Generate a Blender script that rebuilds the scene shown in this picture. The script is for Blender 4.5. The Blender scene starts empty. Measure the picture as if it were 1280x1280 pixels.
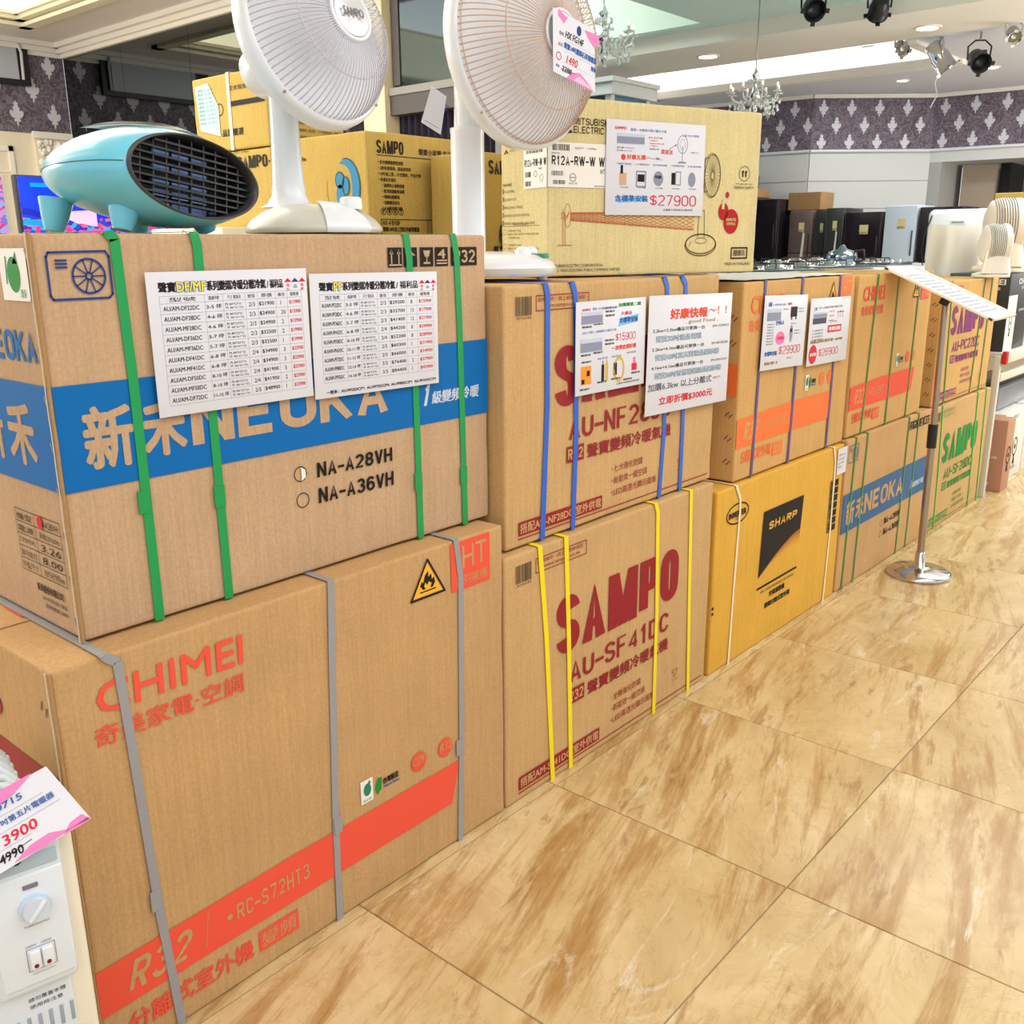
import bpy, bmesh, math, random
from mathutils import Vector, Matrix, noise
PI = math.pi
R = math.radians
random.seed(7)
SC = bpy.context.scene
COL = SC.collection

# ------------------------------------------------------------------ camera
cd = bpy.data.cameras.new('camera'); cam = bpy.data.objects.new('camera', cd); COL.objects.link(cam)
YAW, PITCH, ROLL = .7131, -.2706, -.0073
fw = Vector((-math.sin(YAW)*math.cos(PITCH), math.cos(YAW)*math.cos(PITCH), math.sin(PITCH)))
rt = Vector((math.cos(YAW), math.sin(YAW), 0)); up = rt.cross(fw)
r2 = rt*math.cos(ROLL)+up*math.sin(ROLL); u2 = -rt*math.sin(ROLL)+up*math.cos(ROLL)
m = Matrix((r2, u2, -fw)).transposed().to_4x4(); m.translation = Vector((1.4396, -.2469, 1.40))
cam.matrix_world = m
cd.sensor_width = 36; cd.lens = 36*1198.77/1280; cd.clip_start = .05; cd.clip_end = 100
SC.camera = cam
# ------------------------------------------------------------------ light
w = bpy.data.worlds.new('world'); SC.world = w; w.use_nodes = True
bg = w.node_tree.nodes['Background']; bg.inputs[0].default_value = (.95, .98, 1, 1); bg.inputs[1].default_value = 1.12
def area(name, loc, sx, sy, power, col=(1, .985, .96), rot=(0, 0, 0)):
    l = bpy.data.lights.new(name, 'AREA'); l.shape = 'RECTANGLE'; l.size = sx; l.size_y = sy; l.energy = power; l.color = col
    o = bpy.data.objects.new(name, l); COL.objects.link(o); o.location = loc; o.rotation_euler = rot; return o
area('ceiling_light_aisle', (1.9, 1.6, 2.97), 2.2, 5.2, 88)
area('ceiling_light_front', (2.2, -2.6, 2.97), 3.0, 2.0, 45)
area('ceiling_light_left', (-3.6, .8, 3.3), 3.8, 2.6, 130, (1, .97, .92))
def fill_point(name, loc, power, r=.16, col=(1, .98, .95)):
    l = bpy.data.lights.new(name, 'POINT'); l.energy = power; l.shadow_soft_size = r; l.color = col
    o = bpy.data.objects.new(name, l); COL.objects.link(o); o.location = loc
fill_point('fill_light_left', (-4.5, -.8, 2.1), 210, .3); fill_point('fill_light_right', (1.9, 7.0, 2.0), 110, .4); fill_point('fill_light_far', (.9, 10.0, 1.9), 130, .4)  # unseen point lights added out of frame to brighten background walls and ceiling
area('ceiling_light_recess', (-4.6, 5.9, 3.85), 2.2, 2.0, 60, (.92, 1, .95))
area('ceiling_light_back', (.6, 6.3, 2.97), 3.0, 1.4, 60)
area('ceiling_light_far', (-1.8, 10.1, 2.96), 2.6, .5, 30)
SC.view_settings.view_transform = 'Standard'; SC.view_settings.look = 'None'
SC.view_settings.exposure = -0.05; SC.view_settings.gamma = 1; SC.view_settings.use_curve_mapping = False

# ------------------------------------------------------------------ materials
def lin(c):
    return tuple(((x/255)/12.92 if x/255 <= .04045 else (((x/255)+.055)/1.055)**2.4) for x in c)+(1,)
MC = {}
def mat(name, c, rough=.6, metal=0, emit=0, spec=.5, alpha=1, trans=0, coat=0):
    if name in MC: return MC[name]
    m = bpy.data.materials.new(name); m.use_nodes = True; b = m.node_tree.nodes['Principled BSDF']
    b.inputs['Base Color'].default_value = lin(c); b.inputs['Roughness'].default_value = rough
    b.inputs['Metallic'].default_value = metal; b.inputs['Specular IOR Level'].default_value = spec
    b.inputs['Alpha'].default_value = alpha; b.inputs['Transmission Weight'].default_value = trans
    b.inputs['Coat Weight'].default_value = coat
    if emit: b.inputs['Emission Color'].default_value = lin(c); b.inputs['Emission Strength'].default_value = emit
    MC[name] = m; return m
def nodes(m): return m.node_tree.nodes, m.node_tree.links, m.node_tree.nodes['Principled BSDF']
def ramp(n, stops):
    r = n.new('ShaderNodeValToRGB'); e = r.color_ramp.elements
    while len(e) < len(stops): e.new(.5)
    for k, (p, c) in zip(e, stops): k.position = p; k.color = c if len(c) == 4 else lin(c)
    return r
def mixc(n, l, fac, a, b, typ='MIX'):
    x = n.new('ShaderNodeMix'); x.data_type = 'RGBA'; x.blend_type = typ
    if hasattr(fac, 'links'): l.new(fac, x.inputs[0])
    else: x.inputs[0].default_value = fac
    for s, i in ((a, 6), (b, 7)):
        if hasattr(s, 'links'): l.new(s, x.inputs[i])
        else: x.inputs[i].default_value = s
    return x.outputs[2]
def pm(name, c, r=.6): return mat(name, c, r, spec=.2)
def card(name, c):
    """corrugated cardboard: fibre speckle, soft blotches and faint vertical flute lines"""
    m = mat(name, c, .82, spec=.15)
    n, l, b = nodes(m)
    tc = n.new('ShaderNodeTexCoord')
    n1 = n.new('ShaderNodeTexNoise'); n1.inputs['Scale'].default_value = 5; n1.inputs['Detail'].default_value = 5
    n2 = n.new('ShaderNodeTexNoise'); n2.inputs['Scale'].default_value = 160; n2.inputs['Detail'].default_value = 3
    mp = n.new('ShaderNodeMapping'); mp.inputs['Scale'].default_value = (260, 260, 6)
    n3 = n.new('ShaderNodeTexNoise'); n3.inputs['Scale'].default_value = 1
    l.new(tc.outputs['Object'], n1.inputs['Vector']); l.new(tc.outputs['Object'], n2.inputs['Vector'])
    l.new(tc.outputs['Object'], mp.inputs['Vector']); l.new(mp.outputs[0], n3.inputs['Vector'])
    L = lin(c); d = tuple(x*.92 for x in L[:3])+(1,); h = tuple(min(1, x*1.06) for x in L[:3])+(1,)
    r1 = ramp(n, [(.25, d), (.75, h)]); l.new(n1.outputs[0], r1.inputs[0])
    r2_ = ramp(n, [(.3, (.91, .91, .91, 1)), (.7, (1.05, 1.05, 1.05, 1))]); l.new(n2.outputs[0], r2_.inputs[0])
    r3 = ramp(n, [(.35, (.93, .93, .93, 1)), (.65, (1.03, 1.03, 1.03, 1))]); l.new(n3.outputs[0], r3.inputs[0])
    o = mixc(n, l, 1.0, r1.outputs[0], r2_.outputs[0], 'MULTIPLY'); o = mixc(n, l, 1.0, o, r3.outputs[0], 'MULTIPLY')
    l.new(o, b.inputs['Base Color'])
    bp = n.new('ShaderNodeBump'); bp.inputs['Strength'].default_value = .18; bp.inputs['Distance'].default_value = .002
    l.new(n1.outputs[0], bp.inputs['Height']); l.new(bp.outputs[0], b.inputs['Normal'])
    return m

KA = card('cardboard_light', (194, 163, 130)); KB = card('cardboard_orange', (196, 158, 110)); KC = card('cardboard_tan', (203, 166, 115))
KE = card('cardboard_yellow', (224, 174, 72)); KF = card('cardboard_warm', (211, 167, 106)); KI = card('cardboard_plain', (203, 162, 112))
KY = card('cardboard_ochre', (204, 175, 98)); KP = card('cardboard_cream', (218, 204, 152)); KD = card('cardboard_dark', (176, 140, 96))
BLACK = pm('print_black', (28, 24, 24), .6); RED = pm('print_red', (236, 88, 66), .6); MAROON = pm('print_maroon', (150, 36, 44), .6)
BLUE = pm('print_blue', (0, 104, 178), .55); NAVY = pm('print_navy', (40, 66, 130), .6); ORANGE = pm('print_orange', (245, 120, 60), .6)
PURPLE = pm('print_purple', (130, 50, 110), .6); GREEN = pm('print_green', (30, 140, 60), .6)
WHITE = pm('print_white', (238, 236, 232), .5); PAPER = pm('paper_white', (218, 221, 232), .45); GREY = pm('print_grey', (120, 120, 126), .6)
SBLUE = pm('sign_blue', (40, 90, 170), .5); SRED = pm('sign_red', (214, 32, 62), .5); SYEL = pm('sign_yellow', (240, 224, 60), .5)
PINK = pm('sign_pink', (236, 120, 180), .5); LBLUE = pm('sign_light_blue', (120, 190, 245), .5); STEEL = pm('print_steel', (140, 146, 170), .5)
BROWN = pm('print_brown', (160, 120, 60), .6); LINE = pm('print_line', (150, 158, 172), .6); REDBR = pm('print_redbrown', (196, 100, 62), .6)
SG = mat('strap_green', (8, 152, 78), .35); SY = mat('strap_yellow', (244, 222, 20), .4); SB = mat('strap_blue', (34, 96, 205), .35)
SGY = mat('strap_grey', (150, 152, 158), .35); SP = mat('strap_violet', (72, 62, 140), .35); SW = mat('strap_white', (240, 226, 200), .4)
SDG = mat('strap_dark_green', (50, 140, 40), .4)
WPL = mat('plastic_white', (226, 232, 240), .25, coat=.3); CRP = mat('plastic_cream', (236, 232, 220), .3, coat=.2)
BGP = mat('plastic_beige', (240, 224, 205), .35); GRP = mat('plastic_grey', (196, 196, 188), .3)
TURQ = mat('plastic_turquoise', (112, 206, 234), .26, coat=.3); BLK = mat('plastic_black', (16, 16, 20), .35)
CHR = mat('chrome', (205, 205, 208), .12, 1); STL = mat('steel_brushed', (170, 160, 150), .28, 1); TILE_EDGE = mat('grout', (150, 128, 96), .8)

# ------------------------------------------------------------------ mesh helpers
class MB:
    def __init__(s): s.v = []; s.f = []; s.sm = []
    def add(s, vs, fs, smooth=False):
        o = len(s.v); s.v += [tuple(v) for v in vs]; s.f += [tuple(i+o for i in f) for f in fs]; s.sm += [smooth]*len(fs)
    def box(s, a, b):
        (x0, y0, z0), (x1, y1, z1) = a, b
        s.add([(x0, y0, z0), (x1, y0, z0), (x1, y1, z0), (x0, y1, z0), (x0, y0, z1), (x1, y0, z1), (x1, y1, z1), (x0, y1, z1)],
              [(0, 3, 2, 1), (4, 5, 6, 7), (0, 1, 5, 4), (1, 2, 6, 5), (2, 3, 7, 6), (3, 0, 4, 7)])
    def rbox(s, a, b, r, k=3):
        """box with rounded edges (grid on each face, corners swept)"""
        D = [b[i]-a[i] for i in range(3)]; r = min(r, min(D)*.499)
        def gl(d):
            g = [r*(1-math.cos(PI/2*i/k)) for i in range(k+1)]
            return g+[d-x for x in reversed(g)]
        G = [gl(D[i]) for i in range(3)]
        for ax in range(3):
            for side in (0, 1):
                u, v = [i for i in range(3) if i != ax]; U, V = G[u], G[v]; vs = []
                for p in U:
                    for q in V:
                        P = [0, 0, 0]; P[ax] = D[ax]*side; P[u] = p; P[v] = q
                        I = [min(max(P[i], r), D[i]-r) for i in range(3)]
                        d = Vector([P[i]-I[i] for i in range(3)])
                        if d.length > 1e-9: d = d.normalized()*r
                        vs.append([a[i]+I[i]+d[i] for i in range(3)])
                fs = []; n2_ = len(V)
                for i in range(len(U)-1):
                    for j in range(n2_-1):
                        q = (i*n2_+j, (i+1)*n2_+j, (i+1)*n2_+j+1, i*n2_+j+1)
                        flip = (side == 1) == (ax == 1)
                        fs.append(tuple(reversed(q)) if flip else q)
                s.add(vs, fs, True)
    def tube(s, pts, r, n=8, cap=True, closed=False):
        pts = [Vector(p) for p in pts]; rr = r if isinstance(r, (list, tuple)) else [r]*len(pts); vs = []; N = len(pts)
        prev = None
        for i, p in enumerate(pts):
            if closed: t = pts[(i+1) % N]-pts[i-1]
            else: t = pts[min(i+1, N-1)]-pts[max(i-1, 0)]
            t.normalize()
            if prev is None:
                a = Vector((0, 0, 1)) if abs(t.z) < .9 else Vector((1, 0, 0)); x = t.cross(a).normalized()
            else: x = (prev-t*prev.dot(t)).normalized()
            prev = x; y = t.cross(x)
            vs += [p+(x*math.cos(2*PI*k/n)+y*math.sin(2*PI*k/n))*rr[i] for k in range(n)]
        fs = []
        for i in range(N if closed else N-1):
            j = (i+1) % N
            fs += [(i*n+k, i*n+(k+1) % n, j*n+(k+1) % n, j*n+k) for k in range(n)]
        s.add(vs, fs, True)
        if cap and not closed:
            s.add(vs[:n], [tuple(reversed(range(n)))]); s.add(vs[-n:], [tuple(range(n))])
    def lathe(s, prof, n=32, c=(0, 0, 0), sx=1, sy=1):
        vs = []
        for (r, z) in prof: vs += [(c[0]+sx*r*math.cos(2*PI*k/n), c[1]+sy*r*math.sin(2*PI*k/n), c[2]+z) for k in range(n)]
        fs = []
        for i in range(len(prof)-1):
            fs += [(i*n+k, i*n+(k+1) % n, (i+1)*n+(k+1) % n, (i+1)*n+k) for k in range(n)]
        s.add(vs, fs, True)
        if prof[0][0] > 1e-6: s.add(vs[:n], [tuple(reversed(range(n)))])
        if prof[-1][0] > 1e-6: s.add(vs[-n:], [tuple(range(n))])
    def sphere(s, c, r, n=10, m_=6, sc=(1, 1, 1)):
        s.lathe([(max(r*math.sin(PI*i/m_), 0)*1, -r*math.cos(PI*i/m_)*sc[2]) for i in range(m_+1)], n, c, sc[0], sc[1])
    def xf(s, M): s.v = [tuple(M @ Vector(v)) for v in s.v]; return s
def link(o, parent=None, loc=None, rot=None):
    COL.objects.link(o)
    if parent: o.parent = parent
    if loc is not None: o.location = loc
    if rot is not None: o.rotation_euler = rot
    return o
def obj(name, mb, mt, parent=None, loc=None, rot=None):
    me = bpy.data.meshes.new(name); me.from_pydata(mb.v, [], mb.f); me.materials.append(mt)
    me.polygons.foreach_set('use_smooth', mb.sm); me.update()
    return link(bpy.data.objects.new(name, me), parent, loc, rot)
def tag(o, label=None, cat=None, group=None, kind=None):
    if label: o['label'] = label
    if cat: o['category'] = cat
    if group: o['group'] = group
    if kind: o['kind'] = kind
    return o
def thing(name, label, cat, loc=(0, 0, 0), rz=0, group=None, rot=None):
    o = bpy.data.objects.new(name, None); o.empty_display_size = .05; link(o, None, loc, rot or (0, 0, rz))
    return tag(o, label, cat, group)
def struct(name, mb, mt, parent=None):
    o = obj(name, mb, mt, parent)
    if not parent: o['kind'] = 'structure'
    return o
def dup(root, loc, rz=None, label=None):
    r = root.copy(); COL.objects.link(r); r.location = loc
    if rz is not None: r.rotation_euler = (0, 0, rz)
    if label: r['label'] = label
    for ch in list(root.children):
        c = ch.copy(); COL.objects.link(c); c.parent = r
        for g in list(ch.children):
            d = g.copy(); COL.objects.link(d); d.parent = c
    return r

# ------------------------------------------------------------------ printing
TC = {}
def glyphs(body):
    if body in TC: return TC[body]
    c = bpy.data.curves.new('t', 'FONT'); c.body = body; c.resolution_u = 2; o = bpy.data.objects.new('t', c)
    me = bpy.data.meshes.new_from_object(o)
    vs = [(v.co.x, v.co.y) for v in me.vertices]; fs = [tuple(p.vertices) for p in me.polygons]
    bpy.data.objects.remove(o); bpy.data.curves.remove(c); bpy.data.meshes.remove(me)
    if not vs: vs = [(0, 0), (1, 0), (1, 1)]; fs = []
    x0 = min(v[0] for v in vs); x1 = max(v[0] for v in vs); y0 = min(v[1] for v in vs); y1 = max(v[1] for v in vs)
    TC[body] = (vs, fs, x0, x1, y0, y1); return TC[body]
BG = {  # heavy block letters as strokes in a unit box: (polylines, closed?)
 'S': [([(1, .78), (1, .88), (.8, 1), (.2, 1), (0, .88), (0, .64), (.12, .56), (.88, .44), (1, .36), (1, .12), (.8, 0), (.2, 0), (0, .12), (0, .24)], 0)],
 'A': [([(0, 0), (.5, 1.02), (1, 0)], 0), ([(.22, .28), (.78, .28)], 0)],
 'M': [([(0, 0), (0, 1)], 0), ([(.06, 1), (.5, .0)], 0), ([(.94, 1), (.5, .0)], 0), ([(1, 1), (1, 0)], 0)],
 'P': [([(0, 0), (0, 1), (.75, 1), (1, .88), (1, .58), (.75, .46), (0, .46)], 0)],
 'O': [([(.3, 0), (.06, .1), (0, .25), (0, .75), (.06, .9), (.3, 1), (.7, 1), (.94, .9), (1, .75), (1, .25), (.94, .1), (.7, 0)], 1)],
 'N': [([(0, 0), (0, 1)], 0), ([(0, 1), (1, 0)], 0), ([(1, 0), (1, 1)], 0)],
 'E': [([(1, 0), (0, 0), (0, 1), (1, 1)], 0), ([(0, .5), (.9, .5)], 0)],
 'K': [([(0, 0), (0, 1)], 0), ([(1, 1.0), (.1, .42)], 0), ([(.3, .55), (1, 0)], 0)],
 'H': [([(0, 0), (0, 1)], 0), ([(1, 0), (1, 1)], 0), ([(0, .5), (1, .5)], 0)],
 'R': [([(0, 0), (0, 1), (.75, 1), (1, .88), (1, .62), (.75, .5), (0, .5)], 0), ([(.5, .5), (1, 0)], 0)],
 'I': [([(.5, 0), (.5, 1)], 0)],
 'C': [([(1, .75), (.94, .9), (.7, 1), (.3, 1), (.06, .9), (0, .75), (0, .25), (.06, .1), (.3, 0), (.7, 0), (.94, .1), (1, .25)], 0)]}
def _clusters(calls, vs):
    B = []
    for a, b in calls:
        P = vs[a:b]
        B.append([min(p[i] for p in P) for i in range(3)]+[max(p[i] for p in P) for i in range(3)])
    n = len(B); par = list(range(n))
    def find(i):
        while par[i] != i: i = par[i]
        return i
    size = [max(b[3+k]-b[k] for k in range(3)) for b in B]
    for i in range(n):
        for j in range(i+1, n):
            g = math.sqrt(sum(max(0, B[i][k]-B[j][3+k], B[j][k]-B[i][3+k])**2 for k in range(3)))
            if g <= max(.02, .25*max(size[i], size[j]) if min(size[i], size[j]) > .3*max(size[i], size[j]) else .02): par[find(j)] = find(i)
    out = {}
    for i in range(n): out.setdefault(find(i), []).append(i)
    return list(out.values())
def _arc(cx, cy, rx, ry, a0, a1, n=8): return [(cx+rx*math.cos(R(a0+(a1-a0)*i/n)), cy+ry*math.sin(R(a0+(a1-a0)*i/n))) for i in range(n+1)]
BG['O'] = [(_arc(.5, .72, .5, .28, 0, 180, 10)+_arc(.5, .28, .5, .28, 180, 360, 10), 1)]
BG['0'] = BG['O']
BG['C'] = [(_arc(.5, .70, .5, .30, 12, 180, 9)+_arc(.5, .30, .5, .30, 180, 348, 9), 0)]
BG['S'] = [(_arc(.5, .76, .5, .24, 8, 180, 8)[0:8]+_arc(.5, .76, .5, .24, 160, 235, 4)+[(.5, .5)]+_arc(.5, .25, .5, .25, 55, -20, 4)+_arc(.5, .25, .5, .25, -40, -172, 7), 0)]
BG['U'] = [([(0, 1), (0, .35)]+_arc(.5, .30, .5, .30, 180, 360, 10)+[(1, 1)], 0)]
BG['V'] = [([(0, 1), (.5, 0)], 0), ([(1, 1), (.5, 0)], 0)]
BG['F'] = [([(0, 0), (0, 1), (1, 1)], 0), ([(0, .52), (.85, .52)], 0)]
BG['L'] = [([(0, 1), (0, 0), (1, 0)], 0)]
BG['T'] = [([(0, 1), (1, 1)], 0), ([(.5, 1), (.5, 0)], 0)]
BG['B'] = [([(0, 0), (0, 1), (.7, 1)]+_arc(.7, .77, .25, .23, 80, -80, 5)+[(0, .52)], 0), ([(0, .52), (.7, .52)]+_arc(.72, .26, .28, .26, 80, -80, 5)+[(0, 0)], 0)]
BG['D'] = [([(0, 0), (0, 1), (.55, 1)]+_arc(.5, .5, .5, .5, 75, -75, 9)+[(.55, 0), (0, 0)], 0)]
BG['G'] = [(_arc(.5, .70, .5, .30, 15, 180, 9)+_arc(.5, .30, .5, .30, 180, 350, 9)+[(1, .48), (.55, .48)], 0)]
BG['W'] = [([(0, 1), (.26, 0)], 0), ([(.5, 1), (.26, 0)], 0), ([(.5, 1), (.74, 0)], 0), ([(1, 1), (.74, 0)], 0)]
BG['X'] = [([(0, 0), (1, 1)], 0), ([(0, 1), (1, 0)], 0)]
BG['-'] = [([(-.35, .42), (1.35, .42)], 0)]
BG['/'] = [([(0, 0), (1, 1)], 0)]
BG['1'] = [([(.6, 0), (.6, 1)], 0), ([(.6, .98), (.1, .74)], 0)]
BG['2'] = [(_arc(.5, .72, .5, .28, 165, -25, 8)+[(0, .02), (1, .02)], 0)]
BG['3'] = [(_arc(.48, .76, .46, .24, 160, -70, 8)+[(.42, .52)], 0), ([(.42, .52)]+_arc(.5, .27, .5, .27, 70, -165, 9), 0)]
BG['4'] = [([(.75, 0), (.75, 1), (0, .27), (1, .27)], 0)]
BG['5'] = [([(.95, 1), (.15, 1), (.05, .50)]+_arc(.48, .32, .52, .32, 120, -160, 9), 0)]
BG['6'] = [(_arc(.5, .74, .48, .26, 20, 180, 6)+[(0, .3)], 0), (_arc(.5, .30, .5, .30, 0, 350, 14), 1)]
BG['7'] = [([(0, 1), (1, 1), (.35, 0)], 0)]
BG['8'] = [(_arc(.5, .76, .44, .24, 0, 350, 12), 1), (_arc(.5, .27, .5, .27, 0, 350, 12), 1)]
BG['9'] = [(_arc(.5, .26, .48, .26, 200, 360, 6)+[(1, .7)], 0), (_arc(.5, .70, .5, .30, 0, 350, 14), 1)]
BG['$'] = [([(x_, .08+y_*.84) for x_, y_ in BG['S'][0][0]], 0), ([(.5, -.0), (.5, 1)], 0)]
BG[' '] = []
class Ink:
    """flat print on a face: (a right, b up) in units of (W, H); h = how proud of the face"""
    def __init__(s, face, mt, h=.0008, name='printed_lettering'):
        s.F = face; s.m = mt; s.h = h; s.b = MB(); s.name = name; s.calls = []; s.k = 0; s.lv = 0
    def p(s, a, b, dh=0):
        F = s.F; return F['O']+F['R']*(a*F['W'])+F['U']*(b*F['H'])+F['N']*(s.h+dh)
    def poly(s, pts, dh=0): s.rec(); s.b.add([s.p(*q, dh) for q in pts], [tuple(range(len(pts)))]); return s
    def rec(s):
        if not s.lv: s.calls.append([len(s.b.v), 0, len(s.b.f), 0])
    def rect(s, a0, b0, a1, b1): return s.poly([(a0, b0), (a1, b0), (a1, b1), (a0, b1)])
    def line(s, pts, wd, closed=False):
        W, H = s.F['W'], s.F['H']; P = [Vector((a*W, b*H)) for a, b in pts]; n = len(P); s.rec(); s.lv = 1
        for i in range(n if closed else n-1):
            A, B = P[i], P[(i+1) % n]; d = (B-A)
            if d.length < 1e-7: continue
            d.normalize(); q = Vector((-d.y, d.x))*wd/2; e = d*wd*.3
            s.poly([((v.x)/W, (v.y)/H) for v in (A-q-e, B-q+e, B+q+e, A+q-e)])
        s.lv = 0; return s
    def frame(s, a0, b0, a1, b1, wd): return s.line([(a0, b0), (a1, b0), (a1, b1), (a0, b1)], wd, True)
    def disc(s, a, b, r, n=24, ry=None):
        W, H = s.F['W'], s.F['H']; ry = ry or r
        return s.poly([(a+r*math.cos(2*PI*k/n)/W, b+ry*math.sin(2*PI*k/n)/H) for k in range(n)])
    def ring(s, a, b, r, wd, n=28, ry=None):
        W, H = s.F['W'], s.F['H']; ry = ry or r
        vs = []; s.rec()
        for k in range(n):
            c_, s_ = math.cos(2*PI*k/n), math.sin(2*PI*k/n)
            vs.append(s.p(a+(r-wd/2)*c_/W, b+(ry-wd/2)*s_/H)); vs.append(s.p(a+(r+wd/2)*c_/W, b+(ry+wd/2)*s_/H))
        s.b.add(vs, [(2*k, 2*k+1, (2*k+3) % (2*n), (2*k+2) % (2*n)) for k in range(n)]); return s
    def text(s, body, a0, b0, a1, b1, bold=0, shear=0, slope=0):
        """fill the rectangle; a1=None keeps the natural width"""
        vs, fs, x0, x1, y0, y1 = glyphs(body); W, H = s.F['W'], s.F['H']; s.rec()
        hh = (b1-b0)*H; k = hh/(y1-y0+1e-9); ww = (a1-a0)*W if a1 is not None else (x1-x0)*k
        bd = bold*hh
        offs = [(0, 0)] if not bold else [(bd*math.cos(q_*PI/4), bd*math.sin(q_*PI/4)) for q_ in range(8)]+[(0, 0)] if hh > .03 else [(-bd, -bd*.5), (bd, bd*.5), (-bd, bd*.5), (bd, -bd*.5)]
        for n_, (ox, oy) in enumerate(offs):
            P = []
            for x, y in vs:
                X = (x-x0)/(x1-x0+1e-9)*ww+ox; Y = (y-y0)*k+oy
                P.append(s.p(a0+(X+shear*Y)/W, b0+(Y+slope*X)/H, n_*.00004))
            s.b.add(P, fs)
        return s
    def block(s, body, a0, b0, a1, b1, sw=.36, bar=.17, gap=.16, shear=0, widths=None):
        W, H = s.F['W'], s.F['H']; n = len(body); ws = widths or [{'M': 1.3, 'W': 1.5, 'I': .34, '1': .8, '-': .7, ' ': .5, '/': .6}.get(c, 1) for c in body]
        tot = sum(ws)+gap*(n-1); u = (a1-a0)*W/tot; hh = (b1-b0)*H; x = a0*W; s.rec(); s.lv = 1; cnt = 0
        for c, wd in zip(body, ws):
            lw = wd*u; sx = sw*u; sy = bar*hh
            for path, cl in BG[c]:
                P = [Vector((sx/2+px*(lw-sx), sy/2+py*(hh-sy))) if c != 'I' else Vector((lw/2, py*hh)) for px, py in path]
                if not cl and c in 'AMNKHRVEPFLT1WX' and c != 'C':
                    P = [Vector((v.x, 0 if py <= 0 else (hh if py >= 1 else v.y))) if len(path) < 4 and abs(P[0].x-P[1].x) > -1 and (py <= 0 or py >= 1) and not (len(path) == 2 and path[0][1] == path[1][1]) else v for v, (px, py) in zip(P, path)]
                N = len(P)
                L = []
                for i in range(N):
                    if cl: d = (P[(i+1) % N]-P[i]).normalized()+(P[i]-P[i-1]).normalized()
                    else:
                        d = Vector((0, 0))
                        if i < N-1: d += (P[i+1]-P[i]).normalized()
                        if i > 0: d += (P[i]-P[i-1]).normalized()
                    if d.length < 1e-6: d = Vector((1, 0))
                    d.normalize(); nn = Vector((-d.y*sx/2, d.x*sy/2))
                    if 0 < i < N-1 or cl:
                        a_ = (P[i]-P[i-1]).normalized(); b_ = (P[(i+1) % N]-P[i]).normalized()
                        nn *= min(1.5, 1/max(.5, math.cos(a_.angle(b_, 0)/2)))
                    L.append((P[i]-nn, P[i]+nn))
                for i in range(N if cl else N-1):
                    q = [L[i][0], L[(i+1) % N][0], L[(i+1) % N][1], L[i][1]]
                    cnt += 1
                    s.poly([((x+v.x+shear*v.y)/W, b0+min(max(v.y, 0), hh)/H) for v in q], (cnt % 7)*.00004)
            x += lw+gap*u
        s.lv = 0; return s
    def sans(s, body, a0, b0, a1, b1, sw=.28, bar=.17, gap=.15, shear=0): return s.block(body, a0, b0, a1, b1, sw, bar, gap, shear)
    def barcode(s, a0, b0, a1, b1, n=16, seed=1):
        rnd = random.Random(seed); k = (a1-a0)/n; s.rec(); s.lv = 1
        for i in range(n):
            s.rect(a0+k*i, b0, a0+k*i+k*rnd.uniform(.3, .75), b1)
        s.lv = 0; return s
    def scribble(s, a0, b0, a1, b1, n, wd, seed=0):
        """several short handwriting-like strokes"""
        rnd = random.Random(seed); k = (a1-a0)/n
        for i in range(n):
            x = a0+k*i
            for _ in range(3):
                s.line([(x+rnd.random()*k*.8, b0+rnd.random()*(b1-b0)), (x+rnd.random()*k*.8, b0+rnd.random()*(b1-b0))], wd)
        return s
    def done(s, parent, name=None, whole=False):
        C_ = s.calls; nv, nf = len(s.b.v), len(s.b.f)
        for i, c in enumerate(C_): c[1] = C_[i+1][0] if i+1 < len(C_) else nv; c[3] = C_[i+1][2] if i+1 < len(C_) else nf
        C_ = [c for c in C_ if c[1] > c[0]]
        if whole or len(C_) > 150: return obj(name or s.name, s.b, s.m, parent)
        first = None
        for grp in _clusters([(c[0], c[1]) for c in C_], s.b.v):
            mb = MB()
            for i in grp:
                c = C_[i]; mb.add(s.b.v[c[0]:c[1]], [tuple(v-c[0] for v in f) for f in s.b.f[c[2]:c[3]]])
            o = obj(name or s.name, mb, s.m, parent); first = first or o
        return first
def face(O, Rv, U, N, W, H):
    return dict(O=Vector(O), R=Vector(Rv), U=Vector(U), N=Vector(N), W=W, H=H)

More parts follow.
